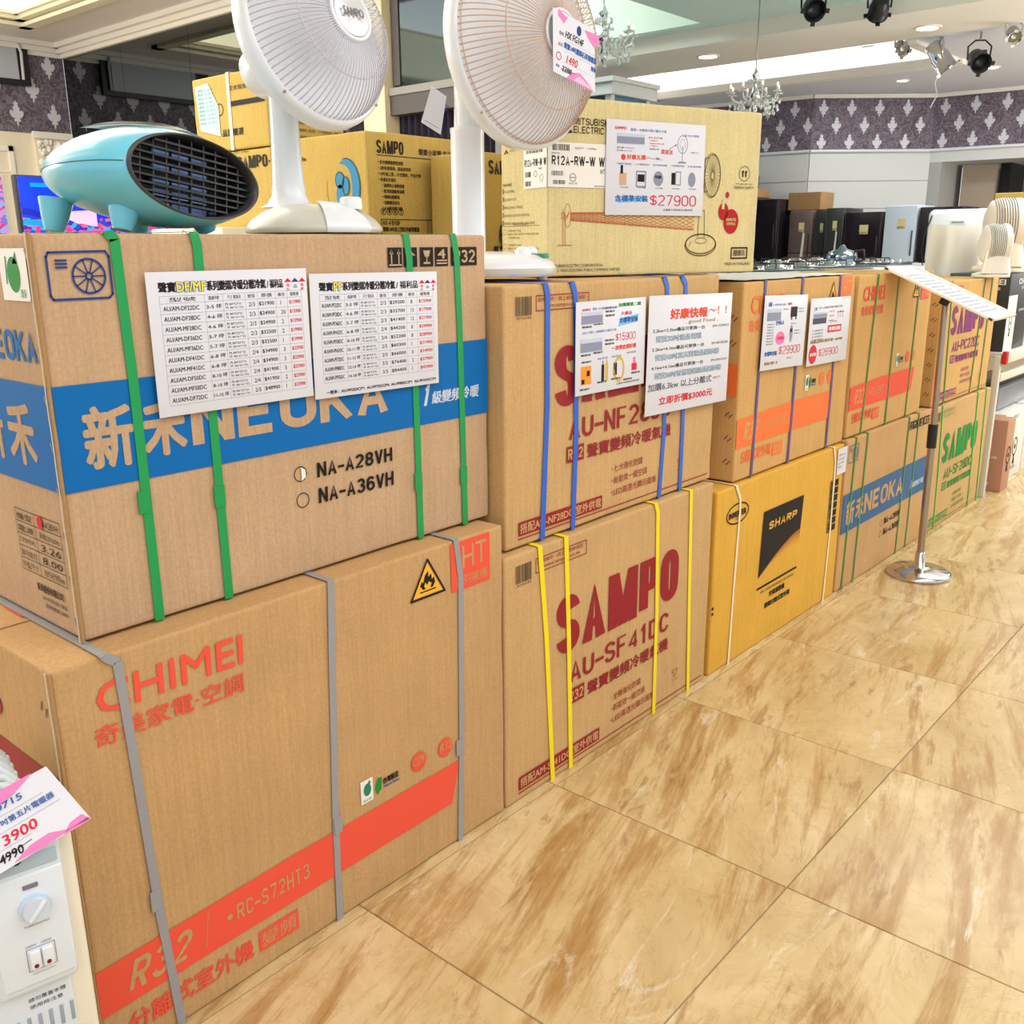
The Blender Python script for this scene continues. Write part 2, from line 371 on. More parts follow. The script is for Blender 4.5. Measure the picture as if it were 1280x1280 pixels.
# ------------------------------------------------------------------ cartons (local: X along the front, Z up, outward = -Y)
def carton_mesh(W, H, D, r=.007, seed=0, amp=.0022):
    b = MB()
    def gl(d, n):
        g = [0, r*.3, r*.75]; return g+[r*1.6+(d-3.2*r)*i/n for i in range(n+1)]+[d-x for x in reversed(g)]
    dims = (W, D, H); G = [gl(W, 14), gl(D, 6), gl(H, 10)]
    for ax in range(3):
        for side in (0, 1):
            u, v = [i for i in range(3) if i != ax]; vs = []
            for p in G[u]:
                for q in G[v]:
                    P = [0, 0, 0]; P[ax] = dims[ax]*side; P[u] = p; P[v] = q
                    I = [min(max(P[i], r), dims[i]-r) for i in range(3)]
                    d = Vector([P[i]-I[i] for i in range(3)]).normalized()
                    pt = Vector(I)+d*r
                    e = min(p, q, dims[u]-p, dims[v]-q)
                    nz = noise.noise(Vector((pt.x*4+seed*7, pt.y*4, pt.z*4)))
                    edge = max(0, 1-e/.03)
                    nz2 = noise.noise(Vector((pt.x*22+seed*3, pt.y*22, pt.z*22)))
                    pt -= d*(amp*(.5+.5*nz)+edge*.0035*max(0, nz2))
                    vs.append(pt)
            fs = []; n_ = len(G[v])
            for i in range(len(G[u])-1):
                for j in range(n_-1):
                    q = (i*n_+j, (i+1)*n_+j, (i+1)*n_+j+1, i*n_+j+1)
                    flip = (side == 1) == (ax == 1)
                    fs.append(tuple(reversed(q)) if flip else q)
            b.add(vs, fs, True)
    return b
def carton(x, yl, yr, zb, zt, D, kraft, label, seed=0, name='cardboard_box', group=None, loc=None, rz=PI/2, W=None, flaps=True):
    W = W or (yr-yl); H = zt-zb
    t = thing(name, label, 'box', loc or (x, yl, zb), rz, group)
    obj('carton_body', carton_mesh(W, H, D, seed=seed), kraft, t)
    f = face((0, 0, 0), (1, 0, 0), (0, 0, 1), (0, -1, 0), W, H)
    s = face((0, D, 0), (0, -1, 0), (0, 0, 1), (-1, 0, 0), D, H)
    tp = face((0, 0, H), (1, 0, 0), (0, 1, 0), (0, 0, 1), W, D)
    if flaps:  # lid flaps meeting along the middle of the top, and the glued corner lip
        b = MB(); b.box((.004, D*.5-.0015, H-.0005), (W-.004, D*.5+.0015, H+.0004)); obj('flap_seam', b, KD, t)
    return t, f, s, tp, W, H, D
def strap(t, pts, wd, mt, W, H, D, wrap=True, h=.0016, buckle=None):
    """ribbon down the front given by (s,t) points, over the top, down the back and under the bottom"""
    P = [Vector((a*W, -h, min(max(b, 0), 1)*H)) for a, b in pts]
    P[0].z = H; P[-1].z = 0
    Q = []
    for i in range(len(P)-1):
        for k in range(8): Q.append(P[i].lerp(P[i+1], k/8))
    Q.append(P[-1]); Q[0].z = H+h*.6
    a0, a1 = P[0].x, P[-1].x
    Q = [Vector((a0, y, H+h)) for y in (D+h, D*.6, D*.3, .03)]+[Vector((a0, .004, H+h))]+Q
    Q = [Vector((a1*.5+a0*.5, D+h, H*.5))]+Q+[Vector((a1, .01, -.0004)), Vector((a1, D*.5, -.0004))]
    vs = []; th = .0009
    for i, p in enumerate(Q):
        tg = (Q[min(i+1, len(Q)-1)]-Q[max(i-1, 0)]).normalized()
        tw = .0 if p.y > -.001 else .0
        n = Vector((0, -1, 0)) if p.y < 0 else Vector((0, 0, 1))
        sd = Vector((1, 0, 0)); sd = (sd-tg*sd.dot(tg)).normalized()*wd/2
        out = Vector((0, -th, 0)) if p.y <= 0 and p.z < H else (Vector((0, -th*.7, th*.7)) if p.y < .006 else Vector((0, 0, th)))
        vs += [p-sd, p+sd, p+sd+out, p-sd+out]
    fs = []
    for i in range(len(Q)-1):
        for k in range(4): fs.append((i*4+k, i*4+(k+1) % 4, (i+1)*4+(k+1) % 4, (i+1)*4+k))
    b = MB(); b.add(vs, fs, False); o = obj('strap', b, mt, t)
    if buckle:
        z = buckle*H; xx = a0+(a1-a0)*(1-buckle); k = MB(); k.box((xx-wd*.62, -h-.0028, z-.02), (xx+wd*.62, -h-.0006, z+.02)); obj('strap_weld', k, mt, o)
    return o
def corner_seam(t, H, col=KD, staples=0, D=.4):
    """the cut edge of the side panel: a wavy ridge down the front left corner, with wire staples"""
    b = MB(); pts = []
    for i in range(36):
        z = H*i/35; pts.append((-.0015+.0015*noise.noise(Vector((0, 0, z*14))), -.0005-.0015*noise.noise(Vector((5, 0, z*18))), z))
    b.tube(pts, .0032, 5); o = obj('corner_seam', b, col, t)
    c = MB(); c.tube([(p[0]-.0035, p[1]+.005, p[2]) for p in pts], .0012, 4); obj('seam_edge', c, mat('cut_edge', (226, 210, 184), .8), o)
    for i in range(staples):
        z = H*(.05+.9*i/(staples-1)); s = MB(); s.tube([(-.0022, .013, z-.006), (-.0028, .017, z+.008)], .0012, 5); obj('staple', s, STL, t)

def neoka(t, f, blue=BLUE, kraft=KA, model=True):
    Ink(f, blue, .0007).rect(0.002, .388, .998, .648).done(t, 'printed_band')
    k = Ink(f, kraft, .0012)
    k.text('新', .044, .437, .124, .587, bold=.032); k.text('禾', .144, .445, .219, .583, bold=.036)
    k.block('NEOKA', .232, .453, .688, .588, sw=.27, bar=.2, gap=.1)
    k.done(t)
    g = Ink(f, mat('print_pale_blue', (190, 205, 225), .6), .0012); g.poly([(.791, .450), (.800, .450), (.812, .520), (.805, .520)]).poly([(.805, .520), (.797, .505), (.798, .498), (.806, .505)]); g.text('級變頻冷暖', .816, .452, .965, .494, bold=.03, shear=.12); g.done(t)
    b = Ink(f, BLACK)
    b.sans('NA-A28VH', .495, .290, .694, .335, shear=.03); b.sans('NA-A36VH', .495, .209, .695, .256, shear=.03)
    b.ring(.455, .312, .0145, .0018); b.ring(.457, .231, .0145, .0018)
    for a in (.704, .747, .794, .838): b.rect(a, .900, a+.039, .960)
    b.rect(.886, .900, .968, .960); b.done(t)
    Ink(f, kraft, .0012).sans('R32', .894, .909, .962, .951).line([(.714, .912), (.714, .95)], .003).line([(.734, .912), (.734, .95)], .003)\
        .poly([(.709, .94), (.714, .955), (.719, .94)]).poly([(.729, .94), (.734, .955), (.739, .94)]).line([(.708, .907), (.740, .907)], .003)\
        .poly([(.803, .95), (.824, .95), (.819, .93), (.808, .93)]).line([(.8135, .93), (.8135, .912)], .003).line([(.805, .911), (.822, .911)], .004)\
        .text('4', .847, .925, .868, .953, bold=.05).line([(.843, .918), (.873, .918)], .003).line([(.843, .909), (.873, .909)], .003)\
        .poly([(.753, .935), (.766, .951), (.781, .935)]).line([(.766, .935), (.766, .912)], .003).done(t, 'printed_symbols')
    n = Ink(f, NAVY if blue is BLUE else blue)
    c = [(.024, .955), (.020, .945), (.020, .857), (.024, .848), (.112, .848), (.118, .857), (.118, .945), (.113, .957)]
    n.line(c, .0035, True)
    for y in (.937, .929, .921): n.line([(.033, y), (.050, y)], .003)
    n.ring(.083, .900, .026, .0035); n.ring(.083, .900, .005, .003)
    for i in range(10):
        a = 2*PI*i/10; n.line([(.083+.006*math.cos(a)/f['W'], .900+.006*math.sin(a)/f['H']), (.083+.025*math.cos(a)/f['W'], .900+.025*math.sin(a)/f['H'])], .0022)
    n.done(t, 'printed_fan_symbol')
def sampo(t, f, model, ink, kraft, bullets, banner, d=(0, 0)):
    b = Ink(f, ink); dx, dy = d
    b.block('SAMPO', .203+dx, .520+dy, .803+dx, .760+dy, sw=.45, bar=.14, gap=.13, widths=[1, 1.08, 1.45, 1, 1])
    b.sans(model, .262+dx, .378+dy, .757+dx, .468+dy, sw=.235, bar=.15, gap=.17)
    b.rect(.253+dx, .285+dy, .327+dx, .352+dy)
    b.text('聲寶變頻冷暖氣機', .343+dx, .283+dy, .757+dx, .342+dy, bold=.02)
    for i, s_ in enumerate(bullets): b.disc(.459+dx, .205-.053*i+dy, .0022); b.text(s_, .468+dx, .188-.053*i+dy, .468+dx+.0255*len(s_)*(.93 if i < 2 else .86), .221-.053*i+dy)
    b.rect(.048, .046, .402, .102); b.rect(.046, .032, .975, .0365)
    b.frame(.118, .902, .328, .957, .0022); b.text('故障維修・請上網登錄保固・', .124, .934, .322, .950); b.text('www.sampo.com.tw', .150, .908, .300, .924)
    b.line([(.80, .135), (.79, .150), (.797, .158), (.806, .150), (.815, .158), (.822, .150), (.812, .13), (.803, .118), (.797, .128)], .0018)
    b.text('RECYCLE', .790, .100, .824, .107)
    b.done(t)
    Ink(f, kraft, .0012).sans('R32', .258+dx, .296+dy, .322+dx, .341+dy).text(banner, .054, .054, .396, .094, bold=.02).done(t, 'reversed_lettering')
    k = Ink(f, mat('print_barcode', (70, 54, 40), .7)); k.barcode(.041, .888, .101, .957, 18, 3); k.text('4710149', .045, .875, .098, .884); k.done(t, 'printed_barcode')
def chimei(t, f, model, ink, kraft, k=1.0, tall=True, D=0, tail=True):
    lo = lambda v: v*k; hi = lambda v: 1-(1-v)*k
    b = Ink(f, ink)
    b.text('CHIMEI', .062, hi(.869), .320, hi(.941), bold=.018, shear=.02); b.text('奇美家電·空調', .052, hi(.797), .317, hi(.845), bold=.008)
    b.poly([(.002, lo(.267)), (.002, lo(.143)), (.819, lo(.150)), (.845, lo(.285)), (.4, lo(.283))])
    b.text('分離式室外機', .045, lo(.058 if tall else .073), .288, lo(.114 if tall else .125), bold=.02)
    b.rect(.302, lo(.058), .391, lo(.118))
    b.rect(.833, hi(.841), .955, .992)
    for a in (.721, .801): b.disc(a, lo(.355), .0215); b.ring(a, lo(.355), .0245, .0012)
    b.done(t)
    w_ = Ink(f, kraft, .0012)
    w_.sans('R32', .050, lo(.168), .160, lo(.248), sw=.26, bar=.16, gap=.22, shear=.3)
    if tall: w_.line([(.196, lo(.165)), (.206, lo(.262))], .0012)
    w_.disc(.247, lo(.212), .006); w_.sans(model, .262, lo(.190), .424, lo(.236), sw=.2, bar=.14, gap=.28)
    w_.text('變頻', .308, lo(.066), .385, lo(.110)); w_.text('HT', .868, hi(.905), .944, hi(.975)); w_.text('系列機種', .847, hi(.853), .945, hi(.885))
    w_.text('CSPF', .703, lo(.345), .739, lo(.372)); w_.text('R32', .783, lo(.345), .819, lo(.372), shear=.2)
    w_.done(t, 'reversed_lettering')
    ky = Ink(f, mat('warning_yellow', (240, 180, 50), .5), .0012).poly([(.722, hi(.865)), (.806, hi(.865)), (.764, hi(.962))]).done(t, 'warning_triangle')
    kb = Ink(f, BLACK, .0016)
    kb.line([(.716, hi(.860)), (.813, hi(.860)), (.765, hi(.971))], .0045, True)
    kb.poly([(.750, hi(.884)), (.742, hi(.898)), (.748, hi(.911)), (.751, hi(.903)), (.756, hi(.925)), (.766, hi(.937)), (.766, hi(.918)), (.774, hi(.926)), (.776, hi(.908)), (.782, hi(.914)), (.785, hi(.898)), (.778, hi(.884)), (.771, hi(.885)), (.775, hi(.897)), (.767, hi(.905)), (.762, hi(.895)), (.757, hi(.905)), (.753, hi(.895)), (.757, hi(.885))])
    kb.line([(.742, hi(.878)), (.786, hi(.878))], .003); kb.done(t, 'flame_symbol')
    st = Ink(f, WHITE, .0012).rect(.560, lo(.316), .592, lo(.388)).done(t, 'round_leaf_sticker')
    Ink(f, mat('sticker_green', (20, 130, 100), .5), .0017).disc(.577, lo(.356), .0105, ry=.015).poly([(.577, lo(.37)), (.583, lo(.384)), (.587, lo(.372))]).text('eco', .565, lo(.321), .587, lo(.328)).done(st, 'leaf_mark')
    g = Ink(f, GREEN, .0012).poly([(.603, lo(.322)), (.614, lo(.335)), (.617, lo(.370)), (.606, lo(.374)), (.598, lo(.345))]).done(t, 'island_mark')
    Ink(f, BLACK, .0012).text('台灣製造', .620, lo(.345), .662, lo(.364), bold=.04).done(t)
    Ink(f, SBLUE, .0012).text('Made in Taiwan', .622, lo(.333), .663, lo(.341), bold=.05).done(t)

# ================================================================== SETTING
def marble():
    m = mat('marble_tile', (222, 200, 160), .22, spec=.35); n, l, b = nodes(m)
    tc = n.new('ShaderNodeTexCoord'); oi = n.new('ShaderNodeObjectInfo')
    off = n.new('ShaderNodeVectorMath'); off.operation = 'SCALE'; off.inputs[0].default_value = (37, 91, 53); l.new(oi.outputs['Random'], off.inputs['Scale'])
    add = n.new('ShaderNodeVectorMath'); l.new(tc.outputs['Object'], add.inputs[0]); l.new(off.outputs[0], add.inputs[1])
    rot = n.new('ShaderNodeVectorRotate'); rot.rotation_type = 'Z_AXIS'; l.new(add.outputs[0], rot.inputs['Vector'])
    an = n.new('ShaderNodeMapRange'); an.inputs[3].default_value = -.42; an.inputs[4].default_value = -.05; l.new(oi.outputs['Random'], an.inputs[0]); l.new(an.outputs[0], rot.inputs['Angle'])
    def nz(scale, sc, det=6, dist=0, vec=None):
        mp = n.new('ShaderNodeMapping'); mp.inputs['Scale'].default_value = sc; l.new(vec or rot.outputs[0], mp.inputs['Vector'])
        t = n.new('ShaderNodeTexNoise'); t.inputs['Scale'].default_value = scale; t.inputs['Detail'].default_value = det
        t.inputs['Distortion'].default_value = dist; t.inputs['Roughness'].default_value = .70; l.new(mp.outputs[0], t.inputs['Vector']); return t.outputs[0]
    base = ramp(n, [(.3, (188, 162, 112)), (.5, (208, 184, 136)), (.72, (226, 207, 166))]); l.new(nz(3, (1, .6, 1), 8, .6), base.inputs[0])
    sk = ramp(n, [(.50, (0, 0, 0, 1)), (.60, (.65, .65, .65, 1)), (.68, (.95, .95, .95, 1))]); l.new(nz(3.2, (3.6, .42, 1), 9, .35), sk.inputs[0])
    c = mixc(n, l, sk.outputs[0], base.outputs[0], lin((166, 124, 68)))
    s2 = ramp(n, [(.57, (0, 0, 0, 1)), (.66, (1, 1, 1, 1))]); l.new(nz(9, (2.6, .5, 1), 8, .5), s2.inputs[0])
    mk = n.new('ShaderNodeMath'); mk.operation = 'MULTIPLY'; l.new(s2.outputs[0], mk.inputs[0]); mk.inputs[1].default_value = .55
    c = mixc(n, l, mk.outputs[0], c, lin((146, 102, 52)))
    w_ = ramp(n, [(.60, (0, 0, 0, 1)), (.70, (.8, .8, .8, 1))]); l.new(nz(4, (2.2, .55, 1), 10, 1.2), w_.inputs[0])
    c = mixc(n, l, w_.outputs[0], c, lin((228, 218, 196)))
    v = ramp(n, [(.485, (0, 0, 0, 1)), (.5, (.22, .22, .22, 1)), (.515, (0, 0, 0, 1))]); l.new(nz(2.2, (1, .8, 1), 7, 2.5), v.inputs[0])
    c = mixc(n, l, v.outputs[0], c, lin((150, 112, 70)))
    l.new(c, b.inputs['Base Color']); return m
MARBLE = marble()
fb = MB(); fb.box((-7.2, -5, -.06), (6, 14.5, -.0025)); floor = struct('floor', fb, TILE_EDGE)
TS = .6632; tm = MB(); g = .0014
tm.add([(g, g, -.0022), (TS-g, g, -.0022), (TS-g, TS-g, -.0022), (g, TS-g, -.0022), (g+.001, g+.001, 0), (TS-g-.001, g+.001, 0), (TS-g-.001, TS-g-.001, 0), (g+.001, TS-g-.001, 0)],
       [(4, 5, 6, 7), (0, 1, 5, 4), (1, 2, 6, 5), (2, 3, 7, 6), (3, 0, 4, 7)])
tmesh = bpy.data.meshes.new('floor_tile'); tmesh.from_pydata(tm.v, [], tm.f); tmesh.materials.append(MARBLE)
for i in range(-4, 6):
    for j in range(-3, 15):
        o = bpy.data.objects.new('floor_tile', tmesh); link(o, floor, (.025+TS*i, 1.561-TS+TS*j, 0))

WALLW = mat('wall_white', (204, 207, 206), .7); CREAM = mat('wall_cream', (232, 222, 200), .6); SOFF = mat('soffit_grey', (222, 224, 232), .7)
SOFW = mat('soffit_warm', (240, 234, 230), .7); GREENLIT = mat('ceiling_greenlit', (206, 230, 224), .7); MOULD = mat('moulding', (240, 236, 226), .6)
GLOW = mat('cove_glow', (255, 250, 236), .5, emit=1.6); GLOWY = mat('cove_glow_warm', (255, 246, 216), .5, emit=2.0)
LENS = mat('lamp_lens', (255, 248, 230), .5, emit=6)
def wallpaper():
    m = mat('damask_ground', (92, 80, 92), .7); n, l, b = nodes(m); tc = n.new('ShaderNodeTexCoord')
    t = n.new('ShaderNodeTexNoise'); t.inputs['Scale'].default_value = 9; t.inputs['Detail'].default_value = 4; t.inputs['Distortion'].default_value = 3.5
    l.new(tc.outputs['Object'], t.inputs['Vector'])
    r = ramp(n, [(.42, (84, 74, 86)), (.5, (134, 122, 136)), (.58, (92, 82, 94))]); l.new(t.outputs[0], r.inputs[0]); l.new(r.outputs[0], b.inputs['Base Color'])
    return m
DAM = wallpaper(); SILV = mat('damask_silver', (206, 206, 214), .5)
def motif(b, O, Rv, z, s, N):
    """fleur motif outline in the wall plane"""
    O, Rv, N = Vector(O), Vector(Rv), Vector(N)
    half = [(0, -.62), (.05, -.50), (.04, -.38), (.13, -.40), (.17, -.30), (.10, -.22), (.22, -.20), (.33, -.06), (.34, .10), (.25, .16), (.17, .08), (.15, .18), (.19, .28), (.11, .30), (.09, .42), (.13, .50), (.05, .52), (.0, .62)]
    pts = half+[(-x, y) for x, y in reversed(half[1:-1])]
    b.add([O+Rv*(x*s)+Vector((0, 0, z+y*s))+N*.003 for x, y in pts], [tuple(range(len(pts)))])
# --- left wall (x = -6.95)
b = MB(); b.box((-7.15, -5, 0), (-6.95, 3.85, 2.33)); wl = struct('wall_left', b, CREAM)
b = MB(); b.box((-6.96, -5, 2.31), (-6.945, 3.85, 3.02)); obj('wallpaper_band', b, DAM, wl)
b = MB()
for i in range(14):
    for k in range(3): motif(b, (-6.945, 3.72-.3*i-(k % 2)*.15, 0), (0, 1, 0), 2.45+.19*k, .16, (1, 0, 0))
o = obj('damask_motif', b, SILV, wl); o['kind'] = 'stuff'
for i in range(5):
    b = MB(); y0 = 3.5-1.35*i-1.2; b.box((-6.952, y0, .35), (-6.935, y0+1.05, .39)); b.box((-6.952, y0, 2.16), (-6.935, y0+1.05, 2.2)); b.box((-6.952, y0, .35), (-6.935, y0+.035, 2.2)); b.box((-6.952, y0+1.015, .35), (-6.935, y0+1.05, 2.2)); b.box((-6.952, y0, 2.0), (-6.938, y0+1.05, 2.012))
    obj('panel_moulding', b, MOULD, wl)
b = MB(); b.box((-6.95, 3.52, 0), (-6.90, 3.80, 2.31)); pil = obj('pilaster', b, CREAM, wl)
b = MB(); b.box((-6.905, 3.50, 2.27), (-6.87, 3.82, 2.32)); b.box((-6.905, 3.53, 2.0), (-6.885, 3.79, 2.02))
rnd = random.Random(4)
for i in range(60):
    yy = 3.54+rnd.random()*.24; zz = 2.05+rnd.random()*.2; b.sphere((-6.893, yy, zz), .012+.016*rnd.random(), 7, 4)
for s_ in (-1, 1):
    pts = [(-6.885, 3.66+s_*(.10-.035*math.cos(a)*(1-a/9)), 2.22+.035*math.sin(a)*(1-a/9)) for a in [k*.5 for k in range(14)]]; b.tube(pts, .008, 5)
obj('carved_capital', b, MOULD, pil)
b = MB(); b.box((-6.96, .7, 2.66), (-6.90, 3.55, 3.0)); wf = struct('window_1', b, mat('window_black', (22, 20, 26), .4))
b = MB()
for i in range(3): b.box((-6.91, .8+i*.93, 2.70), (-6.895, .8+i*.93+.80, 2.965))
obj('blind_panel', b, mat('blind_grey', (180, 186, 194), .5), wf)
b = MB(); b.tube([(-6.885, 3.47, 2.96), (-6.88, 3.49, 2.90), (-6.885, 3.485, 2.70)], .012, 6); obj('cord_tube', b, WALLW, wf)
# --- mirror wall (y = 3.85)
MIR = mat('tinted_mirror', (110, 116, 118), .02, 1)
b = MB(); b.box((-6.95, 3.87, 0), (-3.2, 4.05, 3.0)); wm = struct('wall_back', b, BLK)
for i in range(4):
    b = MB(); b.box((-6.94+i*.935, 3.85, .0), (-6.94+(i+1)*.935-.004, 3.87, 2.965)); obj('mirror_panel', b, MIR, wm)
b = MB(); b.box((-3.22, 3.82, 0), (-3.03, 4.05, 3.0)); struct('wall_pier', b, mat('pier_cream', (232, 222, 190), .6))
b = MB(); b.box((-3.03, 3.90, 2.27), (-2.05, 4.05, 3.0)); wg = struct('wall_glazed', b, BLK)
b = MB(); b.box((-3.02, 3.88, 2.30), (-2.96, 3.90, 2.96)); b.box((-3.03, 3.86, 2.14), (-2.05, 4.0, 2.245)); obj('grey_beam', b, mat('beam_grey', (84, 82, 84), .5), wg)
b = MB(); b.box((-3.03, 3.85, 2.245), (-2.05, 4.0, 2.285)); obj('light_ledge', b, mat('ledge', (150, 152, 150), .5), wg)
b = MB(); b.box((-2.95, 3.885, 2.29), (-2.06, 3.90, 2.96)); obj('mirror_panel', b, mat('dark_mirror', (58, 66, 72), .04, 1), wg)
b = MB(); n_ = 60; vs = []; fs = []
for i in range(n_*2+1):
    xx = -3.03+.80*i/(n_*2); yy = 3.93+.018*math.sin(i*PI/4); vs += [(xx, yy, 0), (xx, yy, 2.14)]
fs = [(2*i, 2*i+2, 2*i+3, 2*i+1) for i in range(n_*2)]; b.add(vs, fs, True); obj('pleated_curtain', b, mat('curtain', (34, 28, 52), .8), wg)
b = MB(); b.box((-2.23, 3.88, 0), (-2.05, 4.02, 2.14)); obj('end_post', b, mat('post_grey', (120, 126, 134), .5), wg)
# --- far walls
FW = [((-7.0, 10.36), (-3.55, 10.73)), ((-3.55, 10.73), (-2.52, 11.63)), ((-2.52, 11.63), (2.6, 11.95))]
for k, (p, q) in enumerate(FW):
    P, Q = Vector((*p, 0)), Vector((*q, 0)); d = (Q-P).normalized(); N = Vector((d.y, -d.x, 0)); L = (Q-P).length
    lowz = 0 if k < 2 else 2.28
    b = MB(); vs = [P+Vector((0, 0, lowz)), Q+Vector((0, 0, lowz)), Q-N*.15+Vector((0, 0, lowz)), P-N*.15+Vector((0, 0, lowz))]
    vs += [v+Vector((0, 0, 3.1-lowz)) for v in vs]; b.add(vs, [(0, 3, 2, 1), (4, 5, 6, 7), (0, 1, 5, 4), (1, 2, 6, 5), (2, 3, 7, 6), (3, 0, 4, 7)])
    wk = struct('wall_'+('far', 'corner', 'right')[k], b, WALLW)
    b = MB(); vs = [P+N*.006+Vector((0, 0, 2.42)), Q+N*.006+Vector((0, 0, 2.42)), Q+N*.006+Vector((0, 0, 3.0)), P+N*.006+Vector((0, 0, 3.0))]; b.add(vs, [(0, 1, 2, 3)]); obj('wallpaper_band', b, DAM, wk)
    b = MB(); st_ = .315; i = 0
    while .12+i*st_ < L:
        for kk in range(3):
            a = .12+i*st_+(kk % 2)*st_/2
            if a < L-.04: motif(b, P+d*a+N*.006, d, 2.50+.18*kk, .155, N)
        i += 1
    o = obj('damask_motif', b, SILV, wk); o['kind'] = 'stuff'
    b = MB(); b.tube([P+N*.02+Vector((0, 0, 2.41)), Q+N*.02+Vector((0, 0, 2.41))], .018, 6); obj('picture_rail', b, SOFF, wk)
    b = MB()
    for zz, ww in ((2.965, .03), (2.985, .05)):
        vs = [P, Q, Q+N*ww, P+N*ww]; vs = [v+Vector((0, 0, zz)) for v in vs]; vs += [v+Vector((0, 0, .02)) for v in vs]
        b.add(vs, [(0, 3, 2, 1), (4, 5, 6, 7), (0, 1, 5, 4), (1, 2, 6, 5), (2, 3, 7, 6), (3, 0, 4, 7)])
    obj('crown_moulding', b, MOULD, wk)
    if k < 2:
        for zz in range(7):
            z0 = 2.385-.30*(zz+1); b = MB(); vs = [P+N*.001, Q+N*.001, Q+N*.02, P+N*.02]; vs = [v+Vector((0, 0, z0+.006)) for v in vs]; vs += [v+Vector((0, 0, .288)) for v in vs]
            b.add(vs, [(0, 3, 2, 1), (4, 5, 6, 7), (0, 1, 5, 4), (1, 2, 6, 5), (2, 3, 7, 6), (3, 0, 4, 7)]); obj('wall_board', b, WALLW, wk)
# recess at the right: reveal, folded door panel and a dark room behind
b = MB(); b.box((-2.52, 11.63, 0), (-2.38, 12.4, 2.28)); struct('wall_reveal', b, mat('reveal_grey', (168, 170, 168), .7))
b = MB(); b.box((-2.30, 12.15, 0), (-1.93, 12.22, 2.26)); struct('door_1', b, mat('door_tan', (166, 152, 136), .5))
b = MB(); b.box((-2.5, 13.3, 0), (2.6, 13.4, 2.5)); wb = struct('wall_recess', b, mat('recess_grey', (120, 120, 122), .7))
b = MB(); b.box((-1.45, 13.2, .9), (2.4, 13.32, 1.98)); obj('dark_glass', b, mat('dark_pane', (24, 22, 40), .15), wb)
b = MB(); b.box((-1.93, 12.3, 0), (-1.82, 12.9, 2.28)); obj('black_jamb', b, BLK, wb)
b = MB(); b.box((-2.5, 11.8, 2.28), (2.6, 13.4, 2.4)); obj('recess_ceiling', b, WALLW, wb)
b = MB(); b.box((2.6, 5.0, 0), (2.75, 13.4, 3.1)); struct('wall_side', b, WALLW)
# --- ceiling: slab pieces at z = 3.0 round the coffers
b = MB()
def slab(x0, y0, x1, y1, z=3.0, t=.9): b.box((x0, y0, z), (x1, y1, z+t))
slab(-7.1, 3.3, -2.0, 3.95); slab(-7.1, -1.6, -6.34, 3.3); slab(-7.1, -5, 6, -1.6); slab(-1.2, -1.6, 6, 3.95)
ceil = struct('ceiling', b, SOFW)
b = MB(); slab(-6.34, -1.6, -1.2, 3.3, 3.5, .4); obj('coffer_panel', b, mat('coffer_cream', (246, 240, 220), .7), ceil)
b = MB()
b.box((-6.345, -1.6, 3.06), (-6.33, 3.3, 3.5)); b.box((-6.34, 3.29, 3.06), (-1.2, 3.305, 3.5)); b.box((-1.205, -1.6, 3.06), (-1.19, 3.3, 3.5)); b.box((-6.34, -1.605, 3.06), (-1.2, -1.59, 3.5))
obj('cove_strip', b, GLOWY, ceil)
b = MB()
for z, e in ((3.0, .0), (3.035, .05), (3.06, .08)):
    b.box((-6.34-.06+e, 3.3-e-.03, z-.025), (-1.2, 3.3+.06-e, z)); b.box((-6.34-.06+e, -1.6, z-.025), (-6.34-e+.03+2*e, 3.3+.06-e, z))
obj('coffer_moulding', b, mat('moulding_cream', (240, 234, 208), .6), ceil)
b = MB()
for z, e in ((2.965, .10), (2.93, .06), (2.90, .03)):
    b.box((-6.95, 3.85-e, z), (-3.2, 3.85, z+.035)); b.box((-6.95, -5, z), (-6.95+e, 3.85, z+.035)); b.box((-3.2, 3.9-e, z), (-2.05, 3.9, z+.035))
struct('trim_1', b, MOULD)
# second bay (white ceiling, greenish light painted into its colour, with a lit recess), beam, third bay
b = MB(); slab(-2.95, 3.95, 6, 7.40, 3.12, .8); slab(-7.1, 3.95, -6.2, 7.4, 3.12, .8); slab(-6.2, 3.95, -2.95, 4.4, 3.12, .8); slab(-6.2, 7.25, -2.95, 7.4, 3.12, .8); c2 = obj('greenlit_bay', b, GREENLIT, ceil)
b = MB(); b.box((-6.2, 4.4, 3.9), (-2.95, 7.25, 4.0)); b.box((-6.25, 4.4, 3.3), (-6.2, 7.25, 3.9)); b.box((-2.965, 4.4, 3.13), (-2.95, 7.25, 3.9)); b.box((-6.2, 7.235, 3.13), (-2.95, 7.25, 3.9)); obj('recess_lining', b, mat('recess_pale', (226, 240, 226), .7), ceil)
b = MB(); slab(-7.1, 7.40, 6, 8.35, 3.0, .9); obj('downlight_beam', b, mat('beam_white', (244, 238, 228), .7), ceil)
b = MB(); b.box((-7.1, 8.35, 3.0), (-4.9, 9.6, 3.4)); b.box((-1.7, 8.35, 3.0), (6, 9.6, 3.4)); b.box((-7.1, 9.6, 3.0), (6, 12.2, 3.4)); b.box((-4.9, 8.35, 3.36), (-1.7, 9.6, 3.5)); obj('blue_grey_bay', b, SOFF, ceil)
b = MB(); b.box((-4.9, 9.585, 3.05), (-1.7, 9.60, 3.36)); b.box((-4.9, 8.8, 3.05), (-4.885, 9.6, 3.36)); obj('cove_strip', b, GLOW, ceil)
